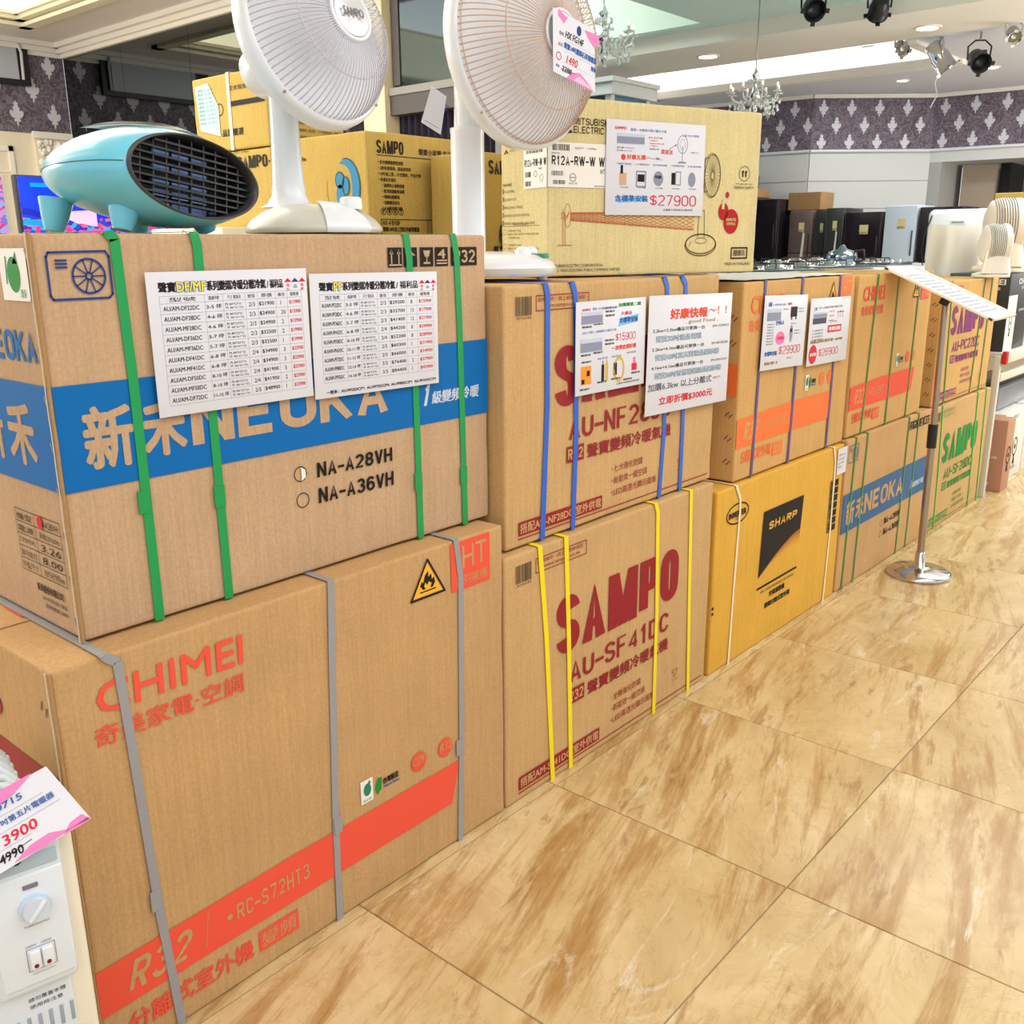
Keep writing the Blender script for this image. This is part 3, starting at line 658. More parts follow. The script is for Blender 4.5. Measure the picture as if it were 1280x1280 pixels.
b = MB(); b.box((-4.95, 9.54, 2.96), (-1.62, 9.66, 3.03)); b.box((-4.95, 8.4, 2.96), (-4.86, 9.66, 3.03)); b.box((-1.74, 8.4, 2.97), (-1.64, 9.66, 3.03)); obj('coffer_moulding', b, MOULD, ceil)
# glazed kiosk with a white cornice behind the boxes
k = thing('glass_kiosk', 'dark teal glass kiosk corner under a white cornice, behind the cream fan box', 'kiosk', (-3.92, 7.34, 0))
b = MB(); b.box((-2.6, -.04, 2.70), (.04, .70, 2.80)); b.box((-2.6, -.07, 2.80), (.07, .70, 2.84)); obj('cornice', b, WALLW, k)
for x_ in (-2.6, -1.3, -.06): b = MB(); b.box((x_, 0, 0), (x_+.06, .06, 2.70)); obj('post', b, WALLW, k)
b = MB(); b.box((-.06, .58, 0), (0, .64, 2.70)); obj('post', b, WALLW, k)
TG = mat('teal_glass', (24, 66, 78), .08, spec=.6)
for x0, x1 in ((-2.54, -1.3), (-1.24, -.06)): b = MB(); b.box((x0, .02, 0), (x1, .03, 2.7)); obj('pane', b, TG, k)
b = MB(); b.box((-.03, .06, 0), (-.02, .58, 2.7)); obj('pane', b, mat('blue_glass', (70, 120, 150), .1), k)

# ceiling lamps
def downlight(x, y, z, lab, r=.10):
    t = thing('downlight', lab, 'ceiling light', (x, y, z), 0, 'recessed downlights')
    b = MB(); b.lathe([(r*.8, .0), (r*.82, -.012), (r, -.010), (r*1.05, 0)], 28); obj('rim', b, MOULD, t)
    b = MB(); b.lathe([(0, -.004), (r*.8, -.004)], 24); obj('lens', b, LENS, t)
downlight(-3.257, 7.867, 3.0, 'round recessed downlight in the beam, the left of its two')
downlight(-1.42, 7.995, 3.0, 'round recessed downlight in the beam, the right one above the chrome stage light')
downlight(-2.449, 10.373, 3.0, 'small round downlight in the far blue-grey soffit near a hanging white wire', .07)
downlight(-1.55, 10.2, 3.0, 'small round downlight in the far soffit at the right frame edge', .07)
def parcan(loc, aim, mt, lab, r=.07, L=.2, top=3.0):
    t = thing('stage_light', lab, 'stage light', loc, 0, 'stage lights under the ceiling')
    M = Vector(aim).normalized().to_track_quat('Z', 'Y').to_matrix().to_4x4()
    b = MB(); b.lathe([(r*.5, -L*.55), (r*.8, -L*.5), (r*.9, -L*.1), (r, -L*.05), (r, L*.5), (r*1.05, L*.5), (r*.95, L*.5), (r*.9, L*.1), (0, 0)], 20); b.xf(M); obj('can', b, mt, t)
    b = MB()
    for i in range(4):
        a = i*PI/2+PI/4; b.box((-.014, r, L*.46), (.014, r+.02, L*.5)); 
    for i in range(4): b2 = MB(); b2.box((-.015, r*.95, L*.44), (.015, r*1.35, L*.52)); b2.xf(Matrix.Rotation(i*PI/2, 4, 'Z')); b.add(b2.v, b2.f)
    b.xf(M); obj('filter_clip', b, mt, t)
    s = M.to_3x3() @ Vector((1, 0, 0)); s.z = 0; s = s.normalized() if s.length > .1 else Vector((1, 0, 0))
    b = MB(); b.tube([s*r*1.12, s*r*1.2+Vector((0, 0, r*1.3)), s*r*.5+Vector((0, 0, r*1.9)), -s*r*.5+Vector((0, 0, r*1.9)), -s*r*1.2+Vector((0, 0, r*1.3)), -s*r*1.12], .007, 6)
    obj('yoke', b, mt, t)
    b = MB(); b.tube([(0, 0, r*1.9), (0, 0, top-loc[2])], .009, 6); obj('hanger', b, STL, t)
parcan((-1.776, 8.45, 2.96), (.5, -.6, -.5), CHR, 'small chrome stage light, leftmost under the beam', .05, .12)
parcan((-1.458, 8.45, 2.85), (.55, .3, -.8), CHR, 'large chrome can stage light hanging under the beam', .075, .24)
parcan((-1.159, 8.45, 2.795), (.45, -.6, -.4), BLK, 'black stage light with a black yoke hanging right of the large chrome one', .075, .16)
parcan((-1.86, 6.9, 3.02), (.5, -.6, -.4), BLK, 'black round stage light in the greenish-lit ceiling bay', .075, .12, 3.12)
parcan((-1.50, 7.2, 3.02), (-.3, .5, -.4), BLK, 'black stage light half hidden above the beam', .07, .14, 3.12)
parcan((-.88, 8.3, 2.92), (.3, -.6, -.5), CHR, 'chrome stage light at the top right edge of the picture', .05, .12)
b = MB(); b.tube([(-2.10, 8.42, 3.0), (-2.0, 8.42, 3.0)], .006, 5); b.tube([(-1.9, 9.8, 3.0), (-1.93, 9.8, 2.85), (-1.90, 9.81, 2.75), (-1.95, 9.8, 2.64)], .006, 5); tag(obj('hanging_wire', b, WALLW), 'thin white wire dangling from the ceiling in front of the damask band', 'wire')
CRY = mat('crystal', (250, 250, 245), .05, trans=.6, spec=.8)
def chandelier(loc, top, lab, s=1):
    t = thing('chandelier', lab, 'chandelier', loc, 0, 'crystal chandeliers')
    b = MB(); b.tube([(0, 0, .2*s), (0, 0, top-loc[2])], .005, 5); obj('chain', b, STL, t)
    b = MB(); b.lathe([(0, -.14*s), (.015*s, -.12*s), (.03*s, -.08*s), (.012*s, -.03*s), (.045*s, 0), (.02*s, .05*s), (.01*s, .12*s), (.03*s, .15*s), (.005*s, .2*s)], 14); obj('stem', b, CHR, t)
    for i in range(8):
        a = 2*PI*i/8; c_, s_ = math.cos(a), math.sin(a); b = MB()
        b.tube([(c_*.02*s, s_*.02*s, 0), (c_*.09*s, s_*.09*s, -.05*s), (c_*.17*s, s_*.17*s, -.02*s), (c_*.185*s, s_*.185*s, .02*s)], .006*s, 5)
        b.lathe([(.03*s, .02*s), (.035*s, .03*s), (.01*s, .03*s), (.01*s, .06*s)], 8, (c_*.185*s, s_*.185*s, 0)); ar = obj('arm', b, CRY, t)
        b = MB(); b.sphere((c_*.185*s, s_*.185*s, .075*s), .008*s, 7, 5, (1, 1, 2)); obj('bulb', b, mat('bulb_glow', (255, 244, 220), .4, emit=1.2), ar)
    b = MB(); rnd = random.Random(3)
    for i in range(70):
        a = rnd.random()*2*PI; rr = rnd.choice([.05, .1, .15, .185])*s; zz = (-.03-.09*rnd.random())*s+(.06*s if rr < .08*s else 0)
        b.sphere((rr*math.cos(a), rr*math.sin(a), zz), .011*s, 5, 4, (1, 1, 1.6))
    for i in range(14):
        a = 2*PI*i/14; b.sphere((.05*s*math.cos(a), .05*s*math.sin(a), .11*s), .011*s, 5, 4, (1, 1, 1.6))
    o = obj('crystal_drops', b, CRY, t); o['kind'] = 'stuff'
chandelier((-3.3, 6.35, 2.92), 3.9, 'crystal chandelier hanging in the pale lit recess, half behind the beam', 1.25)
chandelier((-2.10, 6.55, 2.42), 3.12, 'crystal chandelier hanging in front of the damask band above the cream fan box', .95)

# ================================================================== CARTON ROW
FR = {}
def add_straps(t, W, H, D, mt, wd, lst, bk=None):
    for i, p in enumerate(lst): strap(t, p, wd, mt, W, H, D, buckle=(bk[i] if bk else None))
# B large Chimei-type box, lower left
t, f, s, tp, W, H, D = carton(0, .317, 1.384, 0, .766, .50, KB, 'large brown carton lettered in red with three grey straps, on the floor', 1)
chimei(t, f, 'RC-S72HT3', RED, KB)
add_straps(t, W, H, D, SGY, .0165, [[(.081, 1), (.101, .977), (.107, .79), (.119, .348), (.135, 0)], [(.517, 1), (.51, .83), (.493, .313), (.489, 0)], [(.849, 1), (.861, .877), (.852, .349), (.841, 0)]], [.37, .30, .33])
corner_seam(t, H)
sb = Ink(s, mat('print_dark_red', (150, 20, 40), .6)).rect(0, .45, 1, .748).disc(.52, .835, .022).done(t, 'printed_band')
k = Ink(s, BLK, .001)
for zz in (.91, .74, .55): k.line([(.90, zz-.012), (.912, zz+.008)], .004).line([(.93, zz-.022), (.942, zz-.002)], .004)
k.rect(.50, .90, .56, .97); k.done(t, 'handle_holes')
Ink(tp, RED, .0008).rect(.07, .55, .19, .70).done(t, 'printed_band')
Ink(tp, KD, .0009).rect(.0, .80, .3, .84).rect(.04, .88, .3, .93).done(t, 'packing_tape')
# A NEOKA box
t, f, s, tp, W, H, D = carton(-.067, .406, 1.412, .769, 1.425, .46, KA, 'blue-banded carton with four green straps, on top of the grey-strapped carton', 2)
neoka(t, f)
add_straps(t, W, H, D, SG, .0175, [[(.120, 1), (.130, .985), (.135, .65), (.135, 0)], [(.270, 1), (.275, .97), (.275, 0)], [(.755, 1), (.762, .93), (.768, .515), (.769, 0)], [(.893, 1), (.903, .93), (.908, .7), (.913, 0)]], [.33, .30, .20, .18])
corner_seam(t, H, KD, 9)
Ink(s, BLUE).rect(0, .388, .998, .648).sans('NEOKA', .52, .70, .94, .775, sw=.27, bar=.2, gap=.1).done(t, 'printed_band')
Ink(s, KA, .0012).text('禾', .62, .44, .83, .59, bold=.034).text('新', .36, .44, .57, .59, bold=.034).done(t)
st = Ink(s, WHITE, .001).rect(.745, .845, .955, .965).done(t, 'white_leaf_sticker')
Ink(s, GREEN, .0015).disc(.85, .905, .022, ry=.027).poly([(.85, .93), (.88, .958), (.89, .93)]).text('環保', .885, .852, .93, .872).line([(.79, .885), (.80, .945)], .004).done(st, 'leaf_mark')
k = Ink(s, BLACK, .001)
for i in range(6): k.line([(.56, .305-.034*i), (.93, .305-.034*i)], .0012)
for a in (.56, .72, .93): k.line([(a, .305), (a, .135)], .0012)
for i in range(5): k.text(['機型', '電源', 'COP(kW/kW)', '製冷能力', '外型尺寸'][i], .57, .277-.034*i, .70, .295-.034*i); k.text(['NA-A28VH', '單相220V/60Hz', '3.26', '8.00', '850*345*595mm'][i], .75, .277-.034*i, .91, .295-.034*i)
k.text('新禾股份有限公司', .67, .090, .88, .112, bold=.03); k.text('台中市西屯區工業區', .70, .068, .90, .080); k.text('服務專線 0800', .72, .048, .90, .060); k.done(t, 'printed_table')
Ink(s, SRED, .0016).disc(.77, .288, .010, ry=.012).done(t, 'red_dot')
Ink(f, WHITE, .0012).poly([(.457, .332), (.467, .322), (.467, .30), (.457, .29)]).done(t, 'white_sticker')
# D, C SAMPO boxes
t, f, s, tp, W, H, D = carton(0, 1.388, 2.395, 0, .678, .42, KC, 'brown carton with dark red lettering and four yellow straps, on the floor', 3)
sampo(t, f, 'AU-SF41DC', MAROON, KC, ['全機強化防鏽', '新能效一級空調', 'LED高透光顯示面板'], '搭配AM-SF41DC 室外供電')
add_straps(t, W, H, D, SY, .0170, [[(.132, 1), (.159, .625), (.188, 0)], [(.238, 1), (.253, .58), (.268, 0)], [(.660, 1), (.672, .96), (.685, .497), (.687, 0)], [(.857, 1), (.871, .543), (.890, 0)]])
t, f, s, tp, W, H, D = carton(-.024, 1.421, 2.412, .682, 1.314, .44, KC, 'brown carton with dark red lettering and four blue straps, carrying the cream fan box', 4)
sampo(t, f, 'AU-NF28DC', MAROON, KC, ['七大強化防鏽', '新能效一級空調', 'LED高透光顯示面板'], '搭配AM-NF28DC 室外供電', (-.012, 0))
add_straps(t, W, H, D, SB, .0185, [[(.150, 1), (.159, .96), (.159, .539), (.140, 0)], [(.255, 1), (.270, .955), (.279, .413), (.269, 0)], [(.68, 1), (.697, .96), (.707, .314), (.692, 0)], [(.775, 1), (.797, .965), (.811, .29), (.809, 0)]])
# E SHARP box
t, f, s, tp, W, H, D = carton(0, 2.42, 3.445, 0, .638, .42, KE, 'bright yellow carton with a black corner emblem and two white straps, on the floor', 5)
pts = [(.330, .786), (.645, .783), (.633, .585)]
def arc(o_): return [(.633-.316*u, .582-.175*(u**1.5)-o_*(1-u)*.9) for u in [i/12 for i in range(13)]]
for i, (c_, o_) in enumerate((((214, 150, 40), .085), ((196, 132, 30), .057), ((160, 104, 30), .028))):
    q = arc(o_); Ink(f, mat('emblem_shade_%s' % 'abc'[i], c_, .6), .0006+.0001*i).poly([(.33, .78), (.645, .78)]+q).done(t, 'emblem_shade')
Ink(f, BLACK, .0011).poly([(.330, .786), (.645, .783)]+arc(0)).done(t, 'black_emblem')
Ink(f, KE, .0015).block('SHARP', .372, .668, .592, .714, sw=.24, bar=.24, gap=.2, shear=.12).done(t)
k = Ink(f, BLACK); k.line([(.314, .343), (.624, .346)], .008); k.text('AIR CONDITIONING MACHINES', .338, .305, .604, .320); k.text('空氣調節機', .412, .258, .533, .290, bold=.05); k.text('變頻分離式室外機', .380, .200, .580, .232, bold=.05)
k.ring(.141, .845, .075, .005, ry=.034); k.text('INVERTER', .083, .828, .198, .858, bold=.08); k.text('變頻', .125, .812, .158, .822)
for i in range(7):
    k.frame(.880, .46+.048*i, .915, .50+.048*i, .003); k.rect(.925, .46+.048*i, .958, .50+.048*i)
    k.text('禁止滾動倒置'[i % 6], .884, .465+.048*i, .911, .495+.048*i, bold=.03)
k.rect(.0, .37, .012, .385); k.rect(.0, .34, .012, .355); k.done(t)
add_straps(t, W, H, D, SW, .012, [[(.118, 1), (.150, .92), (.152, .85), (.139, .42), (.130, 0)], [(.885, 1), (.908, .9), (.911, .468), (.895, 0)]])
sh = MB(); sh.box((.925*W, -.003, .815*H), (1.012*W, -.0022, .98*H)); sh = obj('delivery_note', sh, PAPER, t)
Ink(f, GREY, .0035).text('出貨單 A-3205', .935, .93, .995, .945).text('230V 2.6kW', .935, .905, .99, .918).text('品名 室外機', .935, .88, .99, .893).text('數量 1', .935, .855, .97, .868).done(sh)
# F, G Chimei type
t, f, s, tp, W, H, D = carton(-.016, 2.552, 3.446, .642, 1.287, .43, KF, 'orange-lettered brown carton with three violet straps, on the yellow carton', 6)
chimei(t, f, 'RC-S23HT3', ORANGE, KF, 1.21, False)
add_straps(t, W, H, D, SP, .0155, [[(.160, 1), (.133, 0)], [(.473, 1), (.447, 0)], [(.836, 1), (.816, 0)]])
k = Ink(s, mat('slit_brown', (120, 88, 52), .8))  # brown slit marks drawn on the side panel
for i in range(7): k.line([(.90, .1+.12*i), (.93, .12+.12*i)], .004).line([(.93, .09+.12*i), (.96, .11+.12*i)], .004)
k.done(t, 'handle_slits'); Ink(s, ORANGE, .0009).rect(.80, .44, .985, .60).done(t, 'printed_band')
wp = MB(); n_ = 16; vs = []
for i in range(n_+1):
    for j in range(7):
        x_ = .01+(W-.02)*i/n_; y_ = .005+(D-.01)*j/6; vs.append((x_, y_, H+.003+.006*abs(noise.noise(Vector((x_*9, y_*9, 3))))))
wp.add(vs, [(i*7+j, (i+1)*7+j, (i+1)*7+j+1, i*7+j+1) for i in range(n_) for j in range(6)], True); obj('plastic_wrap', wp, mat('wrap_white', (226, 230, 232), .3), t)
t, f, s, tp, W, H, D = carton(-.016, 3.480, 4.335, .646, 1.283, .43, KF, 'red-banded carton with three thin green straps, on a blue-banded carton', 7)
chimei(t, f, 'RC-S23HT3', RED, KF, 1.21, False)
add_straps(t, W, H, D, SDG, .0125, [[(.225, 1), (.172, 0)], [(.495, 1), (.491, 0)], [(.800, 1), (.775, 0)]])
# I NEOKA, J SAMPO green, H SAMPO purple
t, f, s, tp, W, H, D = carton(0, 3.466, 4.477, 0, .644, .42, KI, 'blue-banded carton with thin green straps, on the floor beside the chrome stand', 8)
neoka(t, f, mat('print_blue_dull', (24, 92, 146), .55), KI)
add_straps(t, W, H, D, SDG, .0125, [[(.086, 1), (.061, 0)], [(.205, 1), (.181, 0)], [(.69, 1), (.681, 0)], [(.815, 1), (.807, 0)]])
t, f, s, tp, W, H, D = carton(0, 4.517, 5.455, 0, .636, .42, KC, 'brown carton with green lettering and green straps, last on the floor of the row', 9)
sampo(t, f, 'AU-SF28DC', GREEN, KC, ['全機強化防鏽', '新能效一級空調', 'LED高透光顯示面板'], '搭配AM-SF28DC 室外供電')
add_straps(t, W, H, D, mat('strap_bright_green', (70, 190, 50), .4), .014, [[(.119, 1), (.16, .5), (.182, 0)], [(.732, 1), (.786, 0)], [(.893, 1), (.956, 0)]])
t, f, s, tp, W, H, D = carton(-.016, 4.50, 5.40, .6405, 1.225, .43, KF, 'brown carton with purple lettering and dark green straps, behind the chrome stand', 10)
sampo(t, f, 'AU-PC22DC', PURPLE, KF, ['全機強化防鏽', '新能效一級空調', 'LED高透光顯示面板'], '搭配AM-PC22DC 室外供電', (-.02, .04))
add_straps(t, W, H, D, SDG, .013, [[(.13, 1), (.198, 0)], [(.715, 1), (.658, 0)], [(.857, 1), (.834, 0)]])
k = Ink(s, mat('slit_brown', (120, 88, 52), .8))  # same brown slit marks on this side panel
for i in range(7): k.line([(.90, .1+.12*i), (.93, .12+.12*i)], .004).line([(.93, .09+.12*i), (.96, .11+.12*i)], .004)
k.done(t, 'handle_slits')

# ================================================================== BOX ON TOP: cream fan carton (rotated)
ang = math.atan2(.947, .321)
t, f, s, tp, W, H, D = carton(0, 0, 0, 1.316, 1.779, .25, KP, 'cream carton with line drawings of a fan, standing on the blue-strapped carton', 11, loc=(-.246, 1.855, 1.3165), rz=ang, W=.766)
k = Ink(f, BLACK)
k.sans('MITSUBISHI', .108, .851, .265, .889, sw=.17, bar=.14); k.sans('ELECTRIC', .108, .806, .238, .843, sw=.17, bar=.14)
k.poly([(.070, .838), (.088, .842), (.104, .806), (.084, .803)]); k.poly([(.060, .875), (.074, .862), (.068, .846), (.052, .86)])
k.text('MITSUBISHI ELECTRIC CORPORATION', .013, .056, .240, .074); k.text('KANG YONG ELECTRIC PUBLIC COMPANY LIMITED', .013, .030, .320, .047)
k.frame(.869, .092, .953, .158, .004); k.text('MADE IN THAILAND', .838, .048, .972, .066)
k.ring(.917, .622, .021, .0015); k.disc(.909, .632, .004).disc(.925, .632, .004).rect(.906, .602, .912, .625).rect(.922, .602, .928, .625)
k.text('MITSUBISHI ELECTRIC', .875, .553, .962, .562); k.text('PREMIUM SAFETY', .866, .527, .970, .543); k.done(t)
Ink(f, pm('print_barcode', (70, 54, 40), .7)).barcode(.88, .108, .943, .145, 18, 5).done(t, 'printed_barcode')
lb = Ink(f, WHITE, .001).rect(.001, .507, .40, .752).done(t, 'shipping_label')
k = Ink(f, BLACK, .0014); k.sans('R12A-RW-W W', .017, .627, .242, .679, sw=.26, gap=.24).barcode(.02, .707, .093, .741, 14, 6).barcode(.017, .57, .068, .596, 12, 7).barcode(.023, .523, .075, .546, 12, 8)
k.ring(.106, .562, .010, .0015).line([(.096, .562), (.116, .562)], .0015).text('R33117A', .09, .524, .125, .534).text('R22917T', .115, .718, .150, .729).text('T 69MHz', .165, .718, .205, .729).text('WT', .222, .585, .243, .612).text('FOR EXPORT', .20, .512, .245, .522); k.text('MODEL NAME', .017, .688, .05, .696); k.done(lb)
RB = Ink(f, REDBR)
RB.line([(.044, .182), (.104, .182)], .002).line([(.066, .182), (.067, .36)], .0015).line([(.076, .182), (.076, .36)], .0015).frame(.060, .335, .074, .365, .0012).line([(.067, .36), (.067, .385)], .0015)
RB.ring(.086, .350, .010, .0015, ry=.031)
for i in range(9): RB.line([(.078+.001*i, .325+.004*i), (.094-.001*i, .375-.004*i)], .0012)
for i in range(14):
    ph = i*.45; RB.line([(.10+.57*u/20, .345-.02*u/20+(.022+.035*u/20)*math.sin(ph+u*.36)) for u in range(21)], .0013)
RB.done(t, 'printed_air_stream')
BD = Ink(f, pm('print_drawing', (84, 72, 40), .6))
BD.ring(.753, .602, .030, .002, ry=.0585); BD.ring(.749, .602, .034, .0015, ry=.062); BD.ring(.753, .602, .006, .002, ry=.012)
for i in range(28):
    a = 2*PI*i/28; BD.line([(.753+.007*math.cos(a)/W, .602+.013*math.sin(a)/H), (.753+.029*math.cos(a)/W, .602+.057*math.sin(a)/H)], .0009)
BD.line([(.731, .51), (.715, .50), (.711, .70), (.731, .71)], .002)
BD.line([(.690, .225), (.694, .39)], .0018).line([(.724, .225), (.720, .39)], .0018).line([(.694, .39), (.720, .39)], .0015)
BD.ring(.708, .185, .058, .003, ry=.028); BD.ring(.708, .178, .060, .003, ry=.031); BD.ring(.708, .205, .022, .0015, ry=.008); BD.line([(.66, .20), (.65, .17)], .0015)
BD.done(t, 'printed_fan_drawing', True)
Ink(f, pm('print_deep_red', (176, 34, 36), .6)).disc(.859, .324, .030, ry=.036).disc(.817, .385, .020, ry=.025).disc(.834, .488, .007, ry=.009).done(t, 'red_dot')
Ink(f, KP, .0012).text('REMOTE', .834, .326, .884, .344, bold=.03).text('CONTROL', .836, .302, .882, .318, bold=.03).poly([(.806, .40), (.820, .40), (.822, .46), (.808, .463)]).done(t, 'reversed_lettering')
sx = lambda v: 1-(1-v)*.76
k = Ink(s, pm('print_brown_small', (96, 60, 40), .6))
k.text('FEATURES', sx(-.235), .533, sx(.02), .548, bold=.03)
for i, q in enumerate(['ON-OFF TIMER', 'ENCLOSED MOTOR', 'SMART COMPACT STORAGE', 'APPOINTED ASSISTANT FUNCTIONS', 'POWERFUL WIND WITH NEW GUARD DESIGN']):
    k.rect(sx(-.245), .488-.047*i, sx(-.225), .520-.047*i); k.text(q, sx(-.20), .494-.047*i, sx(-.20)+.021*len(q)*.9, .508-.047*i)
k.line([(sx(-.245), .297), (sx(.80), .297)], .001); k.text('PREMIUM SAFETY', sx(.05), .30, sx(.5), .312)
for j in (0, 1):
    k.ring(sx(-.19), .262-.085*j, .0075, .001); k.text(['THERMAL FUSE', 'CURRENT FUSE'][j], sx(-.1), .265-.085*j, sx(.28), .276-.085*j); k.text('BREAK THE CIRCUIT WHEN MOTOR', sx(-.1), .244-.085*j, sx(.78), .255-.085*j); k.text('OVERHEATING', sx(-.1), .223-.085*j, sx(.25), .234-.085*j)
k.text('ELECTRIC', sx(-.02), .728, sx(.29), .741); k.poly([(sx(-.2), .72), (sx(-.13), .745), (sx(-.06), .72), (sx(-.1), .72), (sx(-.13), .733), (sx(-.16), .72)]); k.done(t)
lb = Ink(s, WHITE, .001).rect(sx(.371), .506, .997, .755).done(t, 'shipping_label')
Ink(s, BLACK, .0014).sans('R12A-RW-W W', sx(.40), .628, .985, .668, sw=.26, gap=.24).barcode(sx(.42), .57, sx(.58), .60, 10, 4).barcode(sx(.42), .52, sx(.58), .548, 10, 3).ring(sx(.7), .585, .0075, .0012).ring(sx(.86), .56, .0085, .0012).text('WHT', sx(.78), .606, sx(.88), .618).barcode(sx(.45), .70, sx(.9), .725, 14, 9).done(lb)
k = Ink(s, BLACK, .001); k.frame(sx(.523), .05, sx(.86), .112, .005); k.done(t, 'printed_frame')

# ================================================================== PRICE SIGNS
def sign(x, y0, z0, w_, h_, label, rz=PI/2, lean=0, roll=0, name='price_sign', group='price signs taped to the cartons'):
    t = thing(name, label, 'sign', (x, y0, z0), 0, group)
    t.rotation_mode = 'XYZ'; t.matrix_world = Matrix.Translation((x, y0, z0)) @ Matrix.Rotation(rz, 4, 'Z') @ Matrix.Rotation(lean, 4, 'X') @ Matrix.Rotation(roll, 4, 'Y')
    b = MB(); b.rbox((0, -.0016, 0), (w_, 0, h_), .0007, 1); obj('sheet', b, PAPER, t)
    return t, face((0, -.0016, 0), (1, 0, 0), (0, 0, 1), (0, -1, 0), w_, h_)
def logo3(f, t, a, b, k=1):
    Ink(f, SRED, .0004).poly([(a, b), (a+.026*k, b+.03*k), (a+.052*k, b)]).poly([(a+.10*k, b), (a+.126*k, b+.03*k), (a+.152*k, b)]).text('福', a+.013*k, b-.035*k, a+.035*k, b-.012*k).text('利', a+.013*k, b-.065*k, a+.035*k, b-.042*k).text('優', a+.113*k, b-.035*k, a+.135*k, b-.012*k).text('惠', a+.113*k, b-.065*k, a+.135*k, b-.042*k).done(t, 'printed_logo', True)
    Ink(f, NAVY, .0004).poly([(a+.05*k, b), (a+.076*k, b+.03*k), (a+.102*k, b)]).text('品', a+.063*k, b-.045*k, a+.089*k, b-.02*k).done(t, 'printed_logo', True)
def table_sign(t, f, title1, title2, rows, cols, top, bot, a0, a1, foot=None):
    k = Ink(f, BLACK, .0004); n = len(rows)+1; hh = (top-bot)/(n-.3)
    ys = [top, top-hh*.7]+[top-hh*.7-hh*(i+1) for i in range(len(rows))]
    ln = Ink(f, LINE, .0003)
    for y in ys: ln.line([(a0, y), (a1, y)], .0005)
    for c in cols+[a1]: ln.line([(c, top), (c, ys[-1])], .0005)
    ln.done(t, 'table_rules', True)
    for j, q in enumerate(['型號', '建議坪數', '尺寸 寬高深', '管徑', '原價', '庫存', '優惠價']):
        e = (cols+[a1])[j+1]; k.text(q, cols[j]+(e-cols[j])*.2, ys[1]+hh*.15, e-(e-cols[j])*.2, ys[0]-hh*.15)
    r_ = Ink(f, SRED, .0004)
    for i, row in enumerate(rows):
        y = ys[i+2]+hh*.28; y2 = ys[i+1]-hh*.28
        for j, q in enumerate(row):
            e = (cols+[a1])[j+1]; w_ = e-cols[j]
            if j == 2:
                k.text('內 80*53*31', cols[j]+w_*.08, y+hh*.22, e-w_*.18, y2+hh*.08); k.text('外 86*61*32', cols[j]+w_*.08, y-hh*.12, e-w_*.10, y+hh*.14)
            elif j == 6: r_.text(q, cols[j]+w_*.12, y, e-w_*.1, y2, bold=.015)
            elif j == 5: k.text(q, cols[j]+w_*.4, y, None, y2)
            elif j == 3: k.text(q, cols[j]+w_*.25, y, e-w_*.25, y2)
            else: k.text(q, cols[j]+w_*.06, y, e-w_*(.1 if j else .14), y2, bold=.01)
    r_.done(t, 'red_prices', True)
    k.text(title1[0], .065, .862, .16, .93, bold=.05); k.text(title1[2], title1[3], .862, title1[4], .93, bold=.05); k.text('/ 福利品', title1[4]+.01, .862, .83, .925, bold=.03)
    if foot: k.text(foot, .08, .03, .97, .06, bold=.04)
    k.done(t, 'printed_lettering', True)
    Ink(f, SBLUE, .0008).text(title1[1], .168, .862, title1[3]-.008, .93, bold=.11).done(t, 'yellow_letter_outline', True)
    Ink(f, SYEL, .0012).text(title1[1], .168, .862, title1[3]-.008, .93, bold=.03).done(t, 'yellow_letters', True)
    logo3(f, t, .84, .90)
t, f = sign(-.058, .406+.169*1.012, .769+.541*.656, .323, .239, 'white price sheet with ten table rows, left of the two on the blue band')
PR = [('DF22DC', '3-5 坪', '2/3', '$21900', '1', '$13900'), ('DF28DC', '4-6 坪', '2/3', '$24900', '20', '$15900'), ('MF28DC', '4-6 坪', '2/3', '$24900', '2', '$15900'), ('DF36DC', '5-7 坪', '2/3', '$32500', '2', '$19900'),
      ('MF36DC', '5-7 坪', '2/3', '$32500', '1', '$19900'), ('DF41DC', '6-8 坪', '2/4', '$34900', '3', '$22900'), ('MF41DC', '6-8 坪', '2/4', '$34900', '3', '$22900'), ('DF50DC', '8-10 坪', '2/4', '$41900', '5', '$25900'),
      ('MF50DC', '8-10 坪', '2/4', '$41900', '2', '$25900'), ('DF72DC', '11-15 坪', '2/5', '$48900', '1', '$32900')]
table_sign(t, f, ('聲寶', 'DF/MF', '系列變頻冷暖分離冷氣', .345, .715), '', [('AU/AM-'+a, b_, '', c_, d_, e_, g_) for a, b_, c_, d_, e_, g_ in PR], [.065, .325, .435, .575, .655, .775, .855], .835, .075, .065, .955)
t, f = sign(-.058, .406+.492*1.012, .769+.528*.656, .337, .237, 'white price sheet with nine table rows, right of the two on the blue band', roll=.010)
PR = [('PF22DC', '3-5 坪', '2/3', '$29200', '8', '$15900'), ('PF28DC', '4-6 坪', '2/3', '$32700', '13', '$17900'), ('PF36DC', '5-7 坪', '2/3', '$41400', '12', '$21900'), ('PF41DC', '6-8 坪', '2/4', '$44200', '8', '$24900'),
      ('PF50DC', '8-10 坪', '2/4', '$52200', '8', '$28900'), ('PF63DC', '10-11 坪', '2/5', '$60300', '1', '$31900'), ('PF72DC', '11-13 坪', '2/5', '$66000', '0', '$34900'), ('PF80DC', '12-14 坪', '3/5', '$76400', '2', '$37900'), ('PF93DC', '14-18 坪', '3/5', '$84400', '1', '$45900')]
